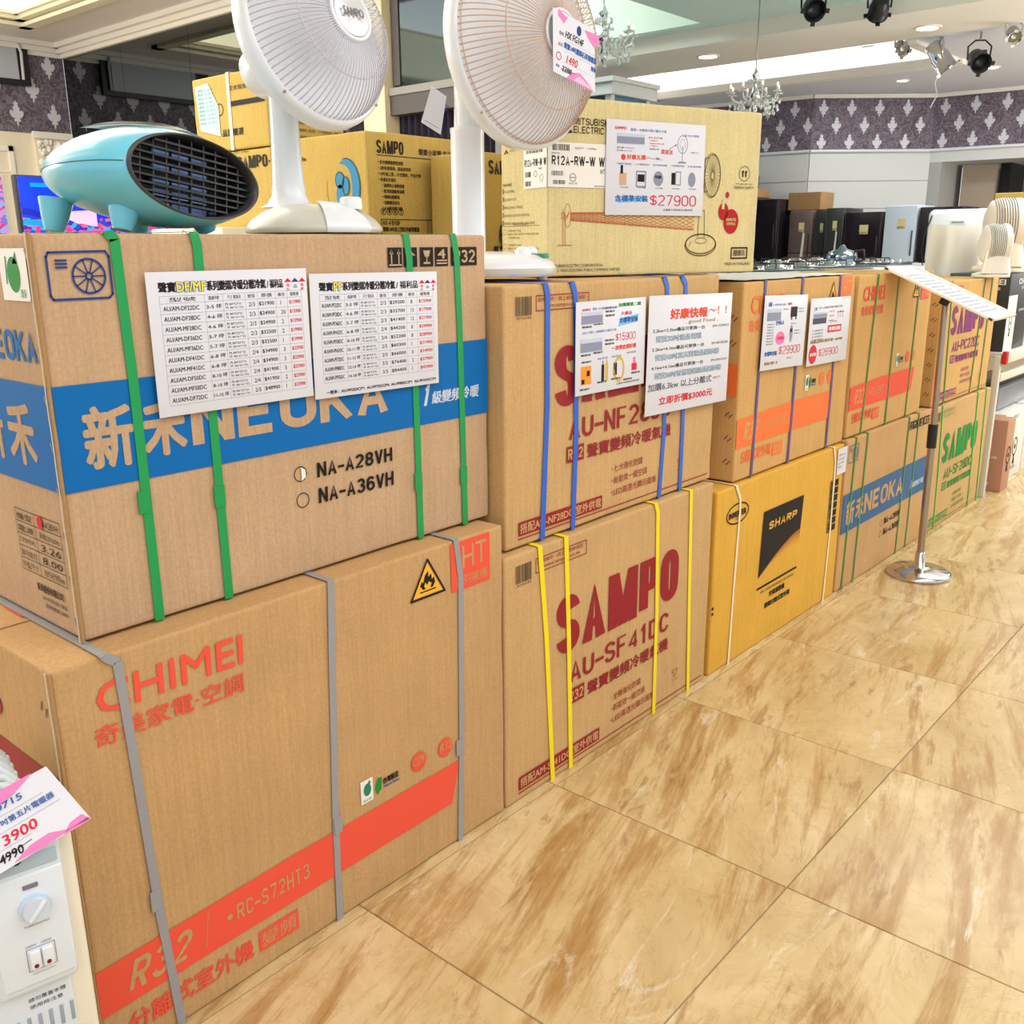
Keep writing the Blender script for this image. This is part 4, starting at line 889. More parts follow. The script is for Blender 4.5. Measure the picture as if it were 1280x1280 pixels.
table_sign(t, f, ('聲寶', 'PF', '系列變頻冷暖分離冷氣', .235, .64), '', [('AU/AM-'+a, b_, '', c_, d_, e_, g_) for a, b_, c_, d_, e_, g_ in PR], [.065, .245, .355, .495, .585, .73, .82], .835, .125, .065, .96, '一對多：AU-PF52DC2*1  AU-PF72DC2*6  AU-PF85DC2*1  AU-PF101DC3*1')
def ac_unit(t, f, a0, b0, a1, b1):
    Ink(f, STEEL, .0004).rect(a0, b0, a1, b1).done(t, 'printed_unit'); Ink(f, pm('sign_pale', (196, 204, 226), .5), .0007).rect(a0, b1-(b1-b0)*.3, a1, b1).line([(a0, b0), (a1, b0)], .0012).done(t, 'printed_unit_shine')
t, f = sign(-.013, 1.419+.260*.993, .680+.556*.634, .312, .233, 'white promotion sheet priced 15900, left one on the blue-strapped carton')
k = Ink(f, BLACK, .0004)
for i, (a, b_) in enumerate(((.40, .865), (.40, .82), (.40, .55), (.40, .51), (.24, .74), (.08, .72), (.24, .43), (.07, .42), (.08, .345), (.80, .14), (.06, .05), (.30, .10), (.50, .11), (.68, .08))): k.text('聲寶分離式冷氣'[:6+(i % 2)], a, b_, a+.13, b_+.022, bold=.03)
k.text('DF系列 4-6坪', .40, .90, .56, .925); k.rect(.355, .12, .395, .30).rect(.37, .30, .38, .345); k.rect(.53, .16, .58, .30); k.text('此優惠不得與其他活動併用', .58, .045, .92, .068); k.done(t)
k = Ink(f, SBLUE, .0004); k.text('聲寶1-1R冷暖變頻分離式冷氣', .22, .90, .56, .93); k.text('ZERO 禾聯1-1R變頻單冷分離式冷氣', .08, .655, .56, .685)
for a in (.30, .50, .72): k.text('贈品好禮任選', a, .36+.02*(a > .6), a+.14, .382+.02*(a > .6)); 
k.done(t); Ink(f, SRED, .0004).text('SAMPO', .08, .90, .19, .925, bold=.06).text('大優品', .62, .82, .78, .86, bold=.03, shear=.2).sans('$15900', .55, .54, .85, .625, sw=.15, bar=.10).rect(.80, .18, .88, .26).done(t)
Ink(f, GREEN, .0004).text('加價購第二組', .585, .915, .92, .955, bold=.06).done(t); Ink(f, LBLUE, .0003).poly([(.58, .70), (.86, .73), (.89, .82), (.62, .79)]).done(t, 'highlight'); Ink(f, SBLUE, .0006).text('含標準安裝', .60, .735, .88, .795, bold=.04).done(t)
Ink(f, pm('sign_redorange', (226, 70, 40), .5), .0004).text('一次帶走超好禮', .50, .44, .86, .49, bold=.06).done(t); Ink(f, pm('sign_orange', (246, 150, 40), .5), .0004).rect(.07, .11, .21, .31).done(t, 'printed_gift'); Ink(f, BLACK, .0008).rect(.08, .12, .12, .17).rect(.15, .2, .19, .26).done(t, 'printed_gift'); Ink(f, PINK, .0004).rect(.82, .255, .86, .33).done(t, 'printed_gift')
Ink(f, pm('sign_gold', (214, 176, 60), .5), .0004).rect(.41, .11, .45, .31).rect(.42, .31, .44, .35).ring(.61, .22, .022, .008, ry=.03).done(t, 'printed_gift')
ac_unit(t, f, .07, .76, .36, .885); ac_unit(t, f, .06, .46, .36, .60)
t, f = sign(-.008, 1.419+.577*.993, .680+.408*.634, .462, .329, 'large white handwritten-style notice of a 3000 discount, right on the blue-strapped carton', roll=.020)
k = Ink(f, BLACK, .0004)
for i, (q, e_) in enumerate((('2.2kw+2.2kw優品可更換一台', 'EM-32FBK2'), ('2.2kw+4.1kw優品可更換一台', 'EM-40CBS200'), ('4.1kw+4.1kw優品可更換一台', 'EM-50HC610'))):
    k.text(q, .05, .695-.155*i, .66, .728-.155*i, bold=.02); k.text(e_, .76, .70-.155*i, .97, .722-.155*i)
k.text('(含以下)', .80, .225, .90, .25); k.done(t)
BO = pm('sign_outline_blue', (36, 84, 130), .5)
k = Ink(f, BO, .0004)
for i, q in enumerate(('聲寶32吋液晶電視', '聲寶40吋真天藍液晶顯示器', '聲寶50吋智慧聯網液晶顯示器')): k.text(q, .09, .615-.155*i, (.62, .86, .90)[i], .665-.155*i, bold=.10)
k.done(t); k = Ink(f, pm('sign_fill_pale', (206, 226, 236), .5), .0009)
for i, q in enumerate(('聲寶32吋液晶電視', '聲寶40吋真天藍液晶顯示器', '聲寶50吋智慧聯網液晶顯示器')): k.text(q, .09, .615-.155*i, (.62, .86, .90)[i], .665-.155*i)
k.done(t); Ink(f, pm('sign_outline_grey', (90, 90, 110), .5), .0004).text('加購6.3kw 以上分離式', .02, .205, .78, .27, bold=.025).done(t)
Ink(f, SRED, .0004).text('立即折價$3000元', .15, .075, .80, .145, bold=.05).done(t); Ink(f, pm('sign_redorange', (226, 70, 40), .5), .0004).text('好康快報', .24, .80, .68, .885, bold=.07).text('～！！', .70, .82, .93, .885, bold=.03).done(t)
Ink(f, BROWN, .0004).text('. good Food .', .42, .745, .82, .785, bold=.02).done(t)
t, f = sign(-.005, 2.552+.129*.894, .642+.553*.645, .324, .242, 'white promotion sheet priced 29900, left one on the violet-strapped carton', roll=.030)
k = Ink(f, BLACK, .0004)
for i in range(8): k.text('變頻分離式冷氣', .09, .34+.038*i, .24, .36+.038*i)
for a, b_ in ((.42, .80), (.78, .80), (.78, .76), (.62, .60), (.72, .5), (.72, .46), (.58, .12)): k.text('冷氣風扇 HX', a, b_, a+.14, b_+.02)
k.rect(.60, .70, .76, .84).rect(.62, .66, .65, .70).rect(.72, .66, .75, .70).rect(.62, .49, .68, .54).done(t)
Ink(f, SBLUE, .0004).text('禾聯', .08, .85, .16, .91, bold=.05).text('1-1R變頻冷暖分離式', .18, .86, .48, .89).text('含標準安裝', .07, .19, .35, .25, bold=.07).text('EM40-A', .28, .60, .46, .66, bold=.04).done(t)
Ink(f, SRED, .0004).text('SAMPO', .52, .865, .62, .895, bold=.08).sans('$29900', .39, .19, .90, .31, sw=.16, bar=.09).done(t); Ink(f, PINK, .0003).disc(.40, .42, .035, ry=.022).done(t, 'highlight'); Ink(f, SRED, .0006).text('送風扇', .33, .40, .48, .445, bold=.03).done(t)
Ink(f, STEEL, .0004).disc(.65, .47, .012, ry=.03).done(t, 'printed_unit'); Ink(f, BROWN, .0004).text('優惠品 好康一次', .08, .07, .38, .11, bold=.05).done(t); ac_unit(t, f, .07, .66, .38, .82)
t, f = sign(-.004, 2.552+.526*.894, .642+.522*.645, .352, .236, 'white promotion sheet priced 26900 with a red round stamp, right on the violet-strapped carton', roll=.012)
k = Ink(f, BLACK, .0004)
for i in range(4): k.text('一對一變頻冷暖型冷氣', .06, .46-.045*i+.05, .34, .485-.045*i+.05)
k.text('三洋1-1R變頻冷暖分離式冷氣', .17, .84, .78, .875); k.done(t)
Ink(f, NAVY, .0004).text('三洋', .08, .82, .15, .87, bold=.05).done(t); k = Ink(f, SRED, .0004)
for i in range(3): k.text('聲寶好禮', .46, .78-.07*i, .59, .805-.07*i)
k.rect(.45, .47, .80, .58).disc(.13, .17, .034).sans('$26900', .27, .12, .76, .24, sw=.16, bar=.09); k.done(t)
Ink(f, WHITE, .0009).text('尊榮回饋', .48, .495, .77, .555, bold=.04).text('含安裝', .055, .145, .205, .195, bold=.04).done(t, 'reversed_lettering'); Ink(f, BROWN, .0004).text('加贈品牌好禮多選一$6980', .05, .33, .85, .38, bold=.07).text('EY95', .50, .61, .68, .65).done(t)
Ink(f, pm('sign_dark_steel', (74, 66, 86), .5), .0004).rect(.07, .62, .40, .71).done(t, 'printed_unit'); ac_unit(t, f, .08, .71, .41, .79); logo3(f, t, .66, .76, 1.2)
# sign on the cream carton (same turn as the carton)
d_ = Vector((.321, .947, 0)); n_ = Vector((.947, -.321, 0)); p = Vector((-.246, 1.855, 1.3165))+d_*(.244*.766)+n_*.004
t, f = sign(p.x, p.y, p.z+.356*.463, .352, .249, 'white promotion sheet priced 27900, taped on the cream fan carton', rz=ang)
k = Ink(f, SBLUE, .0004); k.text('聲寶1-1R變頻冷暖分離式冷氣', .23, .89, .59, .92); k.text('三菱14吋DC電風扇', .76, .865, .93, .89)
for i in range(5): k.text(['不鏽鋼刀具砧板', '316不鏽鋼保溫杯', '氣炸鍋烘焙機', '六段調理烤箱', '空氣濾清機'][i], .10+.18*i, .535, .245+.18*i, .556)
k.done(t); k = Ink(f, BLACK, .0004); k.text('室內機 AM-PC22', .10, .705, .27, .722); k.text('室外機 AU-PC22', .10, .675, .25, .692); k.text('保固2年', .42, .705, .52, .722); k.text('EA-DF58', .41, .825, .55, .842); k.text('電扇R12A', .85, .69, .93, .705); k.text('此優惠不得與其他活動併用', .58, .05, .89, .075)
k.line([(.62, .72), (.69, .77)], .0012).poly([(.68, .775), (.70, .775), (.69, .755)]); k.rect(.14, .44, .165, .53); k.rect(.31, .36, .38, .44); k.rect(.485, .40, .55, .435); k.rect(.655, .34, .695, .47)
for i in range(5): k.text('SAMPO贈品', .14+.175*i, .29, .22+.175*i, .305)
k.text('一次...', .44, .60, .56, .625, bold=.05); k.done(t)
Ink(f, SRED, .0004).text('SAMPO', .08, .90, .19, .93, bold=.06).sans('$27900', .44, .105, .925, .225, sw=.17, bar=.10).text('買就送', .54, .665, .66, .715, bold=.02).text('冷暖變頻', .42, .795, .50, .81).text('自動除濕省電', .42, .765, .57, .78).text('一級能效', .42, .74, .50, .755).done(t)
Ink(f, pm('sign_redorange', (226, 70, 40), .5), .0004).disc(.165, .615, .008).text('好康五選一', .20, .595, .43, .645, bold=.05).done(t); Ink(f, LBLUE, .0003).poly([(.12, .13), (.40, .155), (.39, .20), (.10, .17)]).done(t, 'highlight'); Ink(f, SBLUE, .0006).text('含標準安裝', .09, .145, .42, .215, bold=.03).done(t)
ac_unit(t, f, .10, .755, .37, .86)
k = Ink(f, STEEL, .0004); k.ring(.76, .78, .018, .002, ry=.024).ring(.76, .78, .010, .001, ry=.014).line([(.76, .76), (.76, .58)], .0022).poly([(.71, .575), (.81, .575), (.79, .595), (.73, .595)]).frame(.30, .31, .39, .47, .004).disc(.52, .40, .018, ry=.02).frame(.70, .34, .75, .48, .003).disc(.87, .40, .014, ry=.02); k.done(t, 'printed_appliance')
Ink(f, pm('sign_wood', (206, 170, 140), .5), .0004).rect(.13, .32, .20, .45).done(t, 'printed_appliance')

# ================================================================== FAN-SHAPED HEATERS
def fan(label, wire, head_c, az, pitch, RR, hd, n, expo, post, base_c, base_r, z0, style):
    t = thing('dish_heater', label, 'heater', (base_c[0], base_c[1], z0+.0015), 0, 'upright dish heaters'); o = Vector((base_c[0], base_c[1], z0+.0015))
    nrm = Vector((math.cos(az)*math.cos(pitch), math.sin(az)*math.cos(pitch), math.sin(pitch)))
    M = Matrix.Translation(Vector(head_c)-o) @ nrm.to_track_quat('Z', 'Y').to_matrix().to_4x4()
    def H_(b): return b.xf(M)
    b = MB(); b.lathe([(RR+.001, .006), (RR+.009, .004), (RR+.011, -.008), (RR+.010, -.03), (RR+.002, -.040), (RR*.85, -.062), (RR*.55, -.105), (RR*.36, -.125), (RR*.34, -.15), (RR*.30, -.185), (RR*.18, -.205), (.001, -.21)], 64)
    hd_ = obj('head_shell', H_(b), WPL, t)
    b = MB(); b.lathe([(RR, .004)]+[(RR*u, .0-.088*(1-u*u)) for u in (.99, .92, .84, .75, .65, .54, .42, .3, .18, .08, .001)], 64)
    obj('reflector_dish', H_(b), mat('dish_metal', (196, 192, 196), .28, 1), t)
    rh = .046 if style == 1 else .05
    b = MB()
    for i in range(n):
        a = 2*PI*i/n; c_, s_ = math.cos(a), math.sin(a); P = []
        for k in range(17):
            u = 1-(1-k/16)**1.5; r = rh*.96+(RR-rh*.96)*u; z = hd*max(0, 1-u**expo)**.72+.004; P.append((r*c_, r*s_, z))
        b.tube(P, .00145, 4, False)
    g = obj('front_guard', H_(b), wire, t)
    b = MB()
    for u in (.56, 1.0) if style == 1 else (.62, .985, 1.0):
        r = rh+(RR-rh)*u; z = hd*max(0, 1-u**expo)**.72+.002; b.tube([(r*math.cos(2*PI*k/64), r*math.sin(2*PI*k/64), z) for k in range(64)], .0018, 5, False, True)
    obj('guard_ring', H_(b), wire, g)
    b = MB(); b.lathe([(rh+.006, hd-.004), (rh+.005, hd+.006), (rh-.001, hd+.008), (rh-.003, hd+.004), (.001, hd+.006)], 40); c_ = obj('hub_cap', H_(b), WPL, t)
    b = MB(); b.lathe([(rh-.004, hd+.0062), (.001, hd+.0085)], 40); obj('hub_disc', H_(b), mat('hub_silver', (214, 220, 230), .2, .3), c_)
    # heating rod with its wire basket
    b = MB(); b.lathe([(.03, -.088), (.03, -.07), (.012, -.066), (.012, -.01), (.018, -.006), (.018, .004), (.001, .006)], 20); obj('heating_rod', H_(b), mat('rod_ceramic', (228, 232, 240), .3), t)
    b = MB()
    for i in range(6):
        a = 2*PI*i/6; b.tube([(.05*math.cos(a), .05*math.sin(a), -.084), (.048*math.cos(a), .048*math.sin(a), -.02)], .001, 4, False)
    for z in (-.05, -.02): b.tube([(.048*math.cos(2*PI*k/24), .048*math.sin(2*PI*k/24), z) for k in range(24)], .001, 4, False, True)
    obj('rod_basket', H_(b), wire, t)
    for i in range(4):
        a = PI/4+i*PI/2; b = MB(); b.sphere(((RR+.008)*math.cos(a), (RR+.008)*math.sin(a), .004), .0035, 6, 4); obj('screw', H_(b), STL, hd_)
    return t, o, M, (lambda x, y, z: M @ Vector((x, y, z)))
W1 = mat('wire_white', (198, 200, 216), .3); W2 = mat('wire_copper', (206, 180, 166), .3)
t, o, M, L_ = fan('white dish heater with a domed base and knob, on the green-strapped carton', W1, (-.185, 1.058, 1.795), R(4), R(16), .162, .098, 84, 2.3, None, (-.235, 1.065), .14, 1.427, 1)
x, y = -.300-o.x, 1.055-o.y
b = MB(); n_ = 24; prof = [(.062, .052), (.046, .060), (.0365, .075), (.033, .10), (.0305, .16), (.029, .22), (.029, .27), (.026, .285), (.001, .287)]
b.lathe(prof, n_, (x, y, 0)); obj('column', b, WPL, t)
b = MB(); b.tube([(x, y, .25), (x+.01, y, .29), tuple(L_(0, 0, -.17))], [.028, .030, .034], 16); obj('neck', b, WPL, t)
b = MB(); b.lathe([(.138, 0), (.142, .006), (.140, .012), (.128, .026), (.104, .042), (.070, .055), (.001, .060)], 48); obj('base', b, GRP, t)
b = MB(); vs = []; pr_ = [(.1405, 0), (.1445, .006), (.143, .014), (.130, .029), (.106, .0455), (.072, .0585), (.03, .064)]
for (r, z) in pr_: vs += [(r*math.cos(R(-28+3*q)), r*math.sin(R(-28+3*q)), z) for q in range(15)]
fs = [(j*15+q, j*15+q+1, (j+1)*15+q+1, (j+1)*15+q) for j in range(6) for q in range(14)]; fs += [(j*15, (j+1)*15, len(pr_)*15+j+1, len(pr_)*15+j) for j in range(0)]
b.add(vs, fs, True); obj('control_panel', b, WPL, t)
b = MB(); b.lathe([(.0235, .046), (.0225, .066), (.019, .070), (.001, .071)], 24, (.088*math.cos(R(22)), .088*math.sin(R(22)), 0)); obj('knob', b, WPL, t)
hf = face(L_(-.001, -.001, .1092), (M.to_3x3() @ Vector((1, 0, 0))), (M.to_3x3() @ Vector((0, 1, 0))), M.to_3x3() @ Vector((0, 0, 1)), 1, 1)
rx = M.to_3x3() @ Vector((1, 0, 0)); ry = M.to_3x3() @ Vector((0, 1, 0)); up_ = Vector((0, 0, 1)); nn = M.to_3x3() @ Vector((0, 0, 1))
U_ = (up_-nn*up_.dot(nn)).normalized(); R_ = U_.cross(nn).normalized()
hf = face(L_(0, 0, .1095), R_, U_, nn, 1, 1)
Ink(hf, GREY, .0006).text('SAMPO', -.026, -.008, .026, .008, bold=.05).text('SAMPO ELECTRIC', -.020, -.018, .020, -.014).done(t)
t, o, M, L_ = fan('copper-wired white dish heater carrying a pink-edged price tag, between the cartons', W2, (-.150, 1.650, 1.856), R(-3), R(4), .222, .112, 100, 2.6, None, (-.27, 1.655), .17, 1.316, 2)
x, y = -.33-o.x, 1.637-o.y
b = MB(); b.lathe([(.06, .035), (.046, .05), (.0425, .07), (.0425, .355), (.0435, .36), (.0435, .368), (.035, .370), (.033, .372), (.031, .44), (.031, .50), (.001, .502)], 28, (x, y, 0)); obj('column', b, WPL, t)
b = MB(); b.tube([(x, y, .44), (x+.005, y, .51), tuple(L_(0, 0, -.17))], [.031, .034, .038], 16); obj('neck', b, WPL, t)
b = MB(); b.lathe([(.160, .008), (.168, .014), (.168, .028), (.158, .044), (.120, .060), (.060, .068), (.001, .070)], 48); obj('base', b, WPL, t)
b = MB(); b.lathe([(.1692, .015), (.1700, .022), (.1692, .029)], 48); obj('base_band', b, GRP, t)
for i in range(4):
    a = R(25+90*i); b = MB(); b.lathe([(.013, 0), (.014, .012)], 12, (.135*math.cos(a), .135*math.sin(a), 0)); obj('foot', b, CRP, t)
for i, a in enumerate((R(5), R(48))):
    b = MB(); b.lathe([(.022, .045), (.021, .072), (.014, .080), (.001, .082)], 20, (.10*math.cos(a), .10*math.sin(a), 0)); obj('knob', b, WPL, t)
b = MB(); b.rbox((.085, .055, .052), (.13, .078, .064), .003, 2); obj('green_switch', b, mat('switch_green', (70, 140, 120), .4), t)
# price tags (own things)
def tagpaper(P, label, name='price_tag', extra=None, cat='tag'):
    P = [Vector(p) for p in P]; o = P[0]; Rv = (P[1]-P[0]); W_ = Rv.length; Rv.normalize(); Uv = (P[3]-P[0]); Uv = Uv-Rv*Uv.dot(Rv); H_ = Uv.length; Uv.normalize(); N = Rv.cross(Uv).normalized()
    t = thing(name, label, cat, o); f = face((0, 0, 0), Rv, Uv, N, W_, H_)
    b = MB(); vs = [v-o for v in P]; vs = vs+[v-N*.0006 for v in vs]; b.add(vs, [(0, 1, 2, 3), (7, 6, 5, 4), (0, 4, 5, 1), (1, 5, 6, 2), (2, 6, 7, 3), (3, 7, 4, 0)]); obj('tag_paper', b, PAPER, t); return t, f
rx = R_; P0 = L_(0, 0, .132)
U2 = Vector((0, 0, 1)); n2 = M.to_3x3() @ Vector((0, 0, 1)); U2 = (U2-n2*U2.dot(n2)).normalized(); R2_ = U2.cross(n2).normalized(); O_ = o
def hp(a, b_): return O_+P0+R2_*a+U2*b_
t, f = tagpaper([hp(-.055, -.088), hp(.092, -.118), hp(.098, .020), hp(-.047, .045)], 'white price tag with pink ribbon print, hung on the copper-wired guard')
PK = pm('tag_pink', (232, 130, 190), .5); PK2 = pm('tag_pink_pale', (246, 190, 222), .5)
Ink(f, PK, .0004).poly([(.0, .93), (0, 1.04), (.12, .99), (.22, .97), (.14, .84), (.09, .88)]).poly([(.62, .93), (.98, .97), (.99, .82), (.88, .73), (.76, .80)]).poly([(.30, .0), (.98, -.01), (.80, .10), (.60, .19), (.42, .13)]).done(t, 'pink_ribbon')
Ink(f, PK2, .0006).poly([(.45, .02), (.95, .01), (.78, .07), (.60, .13)]).done(t, 'pink_ribbon')
Ink(f, NAVY, .0006).disc(.50, .86, .008, ry=.011).done(t, 'round_logo'); Ink(f, LINE, .0003).line([(.2, .60), (.95, .60)], .0005).line([(.2, .42), (.95, .42)], .0005).line([(.2, .24), (.95, .24)], .0005).done(t, 'tag_rules')
Ink(f, BLACK, .0005).text('型號:', .06, .64, .17, .70).text('HX FG14F', .20, .64, .62, .75, bold=.03, shear=.1).text('品名:', .06, .46, .17, .52).text('原價', .04, .10, .12, .15).text('2288', .18, .08, .40, .17, bold=.03, shear=.15).line([(.16, .11), (.5, .13)], .001).done(t, 'handwriting')
Ink(f, SBLUE, .0005).text('聲寶14吋擺頭石英電暖器', .19, .46, .96, .56, bold=.04).text('聲寶', .85, .32, .97, .40, bold=.04).done(t, 'handwriting'); Ink(f, SRED, .0005).text('1490', .27, .24, .52, .37, bold=.02, shear=.15).ring(.09, .29, .008, .002).done(t, 'handwriting')
t, f = tagpaper([(-.41, 1.555, 1.70), (-.385, 1.598, 1.672), (-.375, 1.612, 1.762), (-.395, 1.580, 1.785)], 'small white paper tag hanging behind the white post of the copper-wired heater', 'paper_tag')
Ink(f, NAVY, .0005).text('電暖器', .2, .6, .8, .8).line([(.1, .1), (.8, .12)], .001).line([(.2, .4), (.8, .5)], .001).done(t, 'handwriting')
# turquoise egg-shaped heater
t = thing('ceramic_heater', 'glossy turquoise egg-shaped heater with a black oval grille, on the blue-banded carton', 'heater', (-.235, .66, 1.430)); az = R(12)
ax = Vector((math.cos(az), math.sin(az), 0)); sd = Vector((-math.sin(az), math.cos(az), 0)); uz = Vector((0, 0, 1)); tilt = R(7)
sd2 = sd*math.cos(tilt)-uz*math.sin(tilt); uz2 = sd*math.sin(tilt)+uz*math.cos(tilt)
C0 = Vector((.14, .050, .086))
def egg(u, a, k=1.0, grow=0):
    """u = distance back from the grille plane, a = angle"""
    return C0-ax*u+(sd2*math.cos(a)*(.148*k+grow)+uz2*math.sin(a)*(.067*(k if k < 1 else 1+(k-1)*1.8)+grow))
def eggsurf(us, ks, a0=0, a1=2*PI, n=56):
    b = MB(); vs = []; cl = abs(a1-a0-2*PI) < 1e-6
    for u, k in zip(us, ks): vs += [egg(u, a0+(a1-a0)*i/n, k) for i in range(n+(0 if cl else 1))]
    m_ = n if cl else n+1; fs = []
    for j in range(len(us)-1):
        for i in range(n): fs.append((j*m_+i, j*m_+(i+1) % m_, (j+1)*m_+(i+1) % m_, (j+1)*m_+i))
    b.add(vs, fs, True); return b
us = [-.004, 0, .02, .042, .075, .11, .15, .19, .226, .258, .282, .299, .308, .312]; ks = [.97, 1.0, 1.05, 1.09, 1.11, 1.10, 1.06, .98, .86, .72, .54, .35, .16, .001]
body = obj('shell', eggsurf(us, ks), TURQ, t)
b = MB(); pts = [egg(u, R(180), k, .0006) for u, k in zip(us[1:], ks[1:])]+[egg(u, 0, k, .0006) for u, k in reversed(list(zip(us[1:], ks[1:])))]; b.tube(pts, .0009, 4); obj('seam', b, mat('seam_teal', (60, 130, 150), .5), body)
b = MB(); vs = []; 
for u, k_ in ((-.004, .992), (-.009, .965), (-.006, .935), (.004, .92), (.05, .90)): vs += [egg(u, 2*PI*i/56, k_) for i in range(56)]
b.add(vs, [(j*56+i, j*56+(i+1) % 56, (j+1)*56+(i+1) % 56, (j+1)*56+i) for j in range(4) for i in range(56)], True); obj('grille_rim', b, mat('rim_charcoal', (58, 58, 64), .35), t)
b = MB(); vs = [egg(.048, 2*PI*i/56, .91) for i in range(56)]; b.add(vs, [tuple(range(56))]); obj('grille_back', b, mat('grille_dark', (10, 10, 14), .5), t)
for i in range(9):
    v = -.80+.2*i; b = MB(); x_ = math.sqrt(max(0, 1-v*v))*.87
    p = [C0-ax*.006+sd2*(s_*x_*.156)+uz2*(v*.87*.067) for s_ in (-1, 1)]; q = [a_-ax*.014 for a_ in p]; e = uz2*.0016
    b.add([p[0]-e, p[1]-e, p[1]+e, p[0]+e, q[0]-e, q[1]-e, q[1]+e, q[0]+e], [(0, 1, 2, 3), (7, 6, 5, 4), (0, 4, 5, 1), (3, 2, 6, 7)]); obj('grille_slat', b, BLK, t)
for i in range(9):
    b = MB(); v = -.8+.2*i; x_ = math.sqrt(max(0, 1-v*v))*.87*.067; xs = v*.87*.156
    b.tube([C0-ax*.010+sd2*xs+uz2*x_, C0-ax*.010+sd2*xs-uz2*x_], .0016, 4); obj('grille_bar', b, mat('bar_grey', (70, 64, 60), .4), t)
FINM = mat('heating_fin', (120, 150, 215), .3, .6)
for i in range(5):
    b = MB(); zz = .042-.021*i-.01
    for k_ in range(3): 
        c_ = C0-ax*.038+sd2*(-.045+.042*k_)+uz2*zz; b2 = [c_+sd2*sx_*.018+uz2*sz*.0055+ax*sa*.004 for sx_ in (-1, 1) for sz in (-1, 1) for sa in (-1, 1)]
        b.add(b2, [(0, 1, 3, 2), (4, 6, 7, 5), (0, 4, 5, 1), (2, 3, 7, 6), (1, 5, 7, 3), (0, 2, 6, 4)])
    obj('heating_element', b, FINM, t)
for (a_, u_, lean) in ((R(232), .075, -.01), (R(308), .075, .01), (R(232), .25, -.01), (R(308), .25, .01)):
    top_ = egg(u_, a_, .92); bot = Vector((top_.x, top_.y, 0))+sd*(.012 if a_ > PI*1.5 else -.012)
    b = MB(); b.tube([top_+uz*.006, top_.lerp(bot, .5), bot], [.029, .023, .0155], 16); obj('leg', b, TURQ, t)
b = MB(); vs = []
for j in range(9):
    u = .045+.15*j/8
    for i in range(7):
        a = R(62+56*i/6); v_ = egg(u, a, 1.10); vs.append(v_+uz2*(.006+.005*math.sin(PI*j/8)))
b.add(vs+[v-Vector((0, 0, .004)) for v in vs], [(j*7+i, j*7+i+1, (j+1)*7+i+1, (j+1)*7+i) for j in range(8) for i in range(6)], True); obj('top_handle_panel', b, mat('panel_pale_teal', (150, 205, 214), .15, coat=.5), t)

# ================================================================== YELLOW BOXES BEHIND THE ROW
ct = thing('display_table', 'plain white table hidden behind the carton row, under the ochre boxes', 'table', (-1.15, 2.1, 0))
b = MB(); b.rbox((-.65, -.72, 1.255), (.60, .9, 1.295), .006, 2); obj('tabletop', b, WALLW, ct)
for sx_ in (-.6, .55):
    for sy_ in (-.67, .85): b = MB(); b.box((sx_-.025, sy_-.025, 0), (sx_+.025, sy_+.025, 1.255)); obj('leg', b, STL, ct)
def small_print(k, a0, b0, n, dh, wd, h, strs):
    for i in range(n): k.text(strs[i % len(strs)], a0, b0-dh*i, a0+wd*(.6+.4*((i*7) % 5)/4), b0-dh*i+h)
t, f, s, tp, W, H, D = carton(-.85, 1.756, 2.245, 1.297, 1.732, .40, KY, 'ochre carton with a blue fan drawing, between the two dish heaters', 12)
K = lambda a, b_: (a/W, (b_)/H)
k = Ink(f, BLACK)
k.block('SAMPO', .039/W, .373/H, .148/W, .411/H, sw=.36, bar=.15, gap=.14); k.line([(.039/W, .368/H), (.40/W, .368/H)], .0022); k.text('聲寶小家電 生活好幫手', .212/W, .378/H, .42/W, .396/H, bold=.02)
for i, q in enumerate(['紅外線碳素燈管加熱', '2秒快速發熱，超高效率高', '10吋桌上型，小空間用，不佔空間', '多重安全設計', '過熱停止加熱保護', '異常超溫斷電保護', '傾倒自動斷電', '前網護罩設計', '3小時定時功能']):
    a0 = .050 if i < 4 else .062; k.disc((a0-.006)/W, (.349-.0165*i)/H, .0018); k.text(q, a0/W, (.343-.0165*i)/H, (a0+.0105*len(q))/W, (.354-.0165*i)/H, bold=.02)
for i in range(4): k.ring((.057+.024*i)/W, .207/H, .0095, .002); k.text('?$^T'[i], (.053+.024*i)/W, .202/H, (.061+.024*i)/W, .213/H, bold=.05)
k.line([(.40/W, .184/H), (.046/W, .184/H), (.046/W, .12/H)], .0022).line([(.242/W, .184/H), (.242/W, .12/H)], .0018); k.sans('HX-FB10F', .052/W, .167/H, .126/W, .180/H); k.text('聲寶10吋桌上型紅外線電暖器', .052/W, .148/H, .205/W, .162/H, bold=.03); k.text('檢驗號碼', .054/W, .130/H, .08/W, .139/H); k.barcode(.30/W, .142/H, .35/W, .175/H, 14, 2)
k.done(t)
k = Ink(s, BLACK); sxx = lambda v: (v-.05)/D
k.text('life', sxx(.130), .365/H, sxx(.163), .377/H, bold=.03)
k.line([(sxx(.355), .215/H), (sxx(.345), .17/H)], .004).line([(sxx(.37), .215/H), (sxx(.372), .17/H)], .004).line([(sxx(.262), .30/H), (sxx(.258), .26/H), (sxx(.272), .22/H)], .0015); k.done(t)
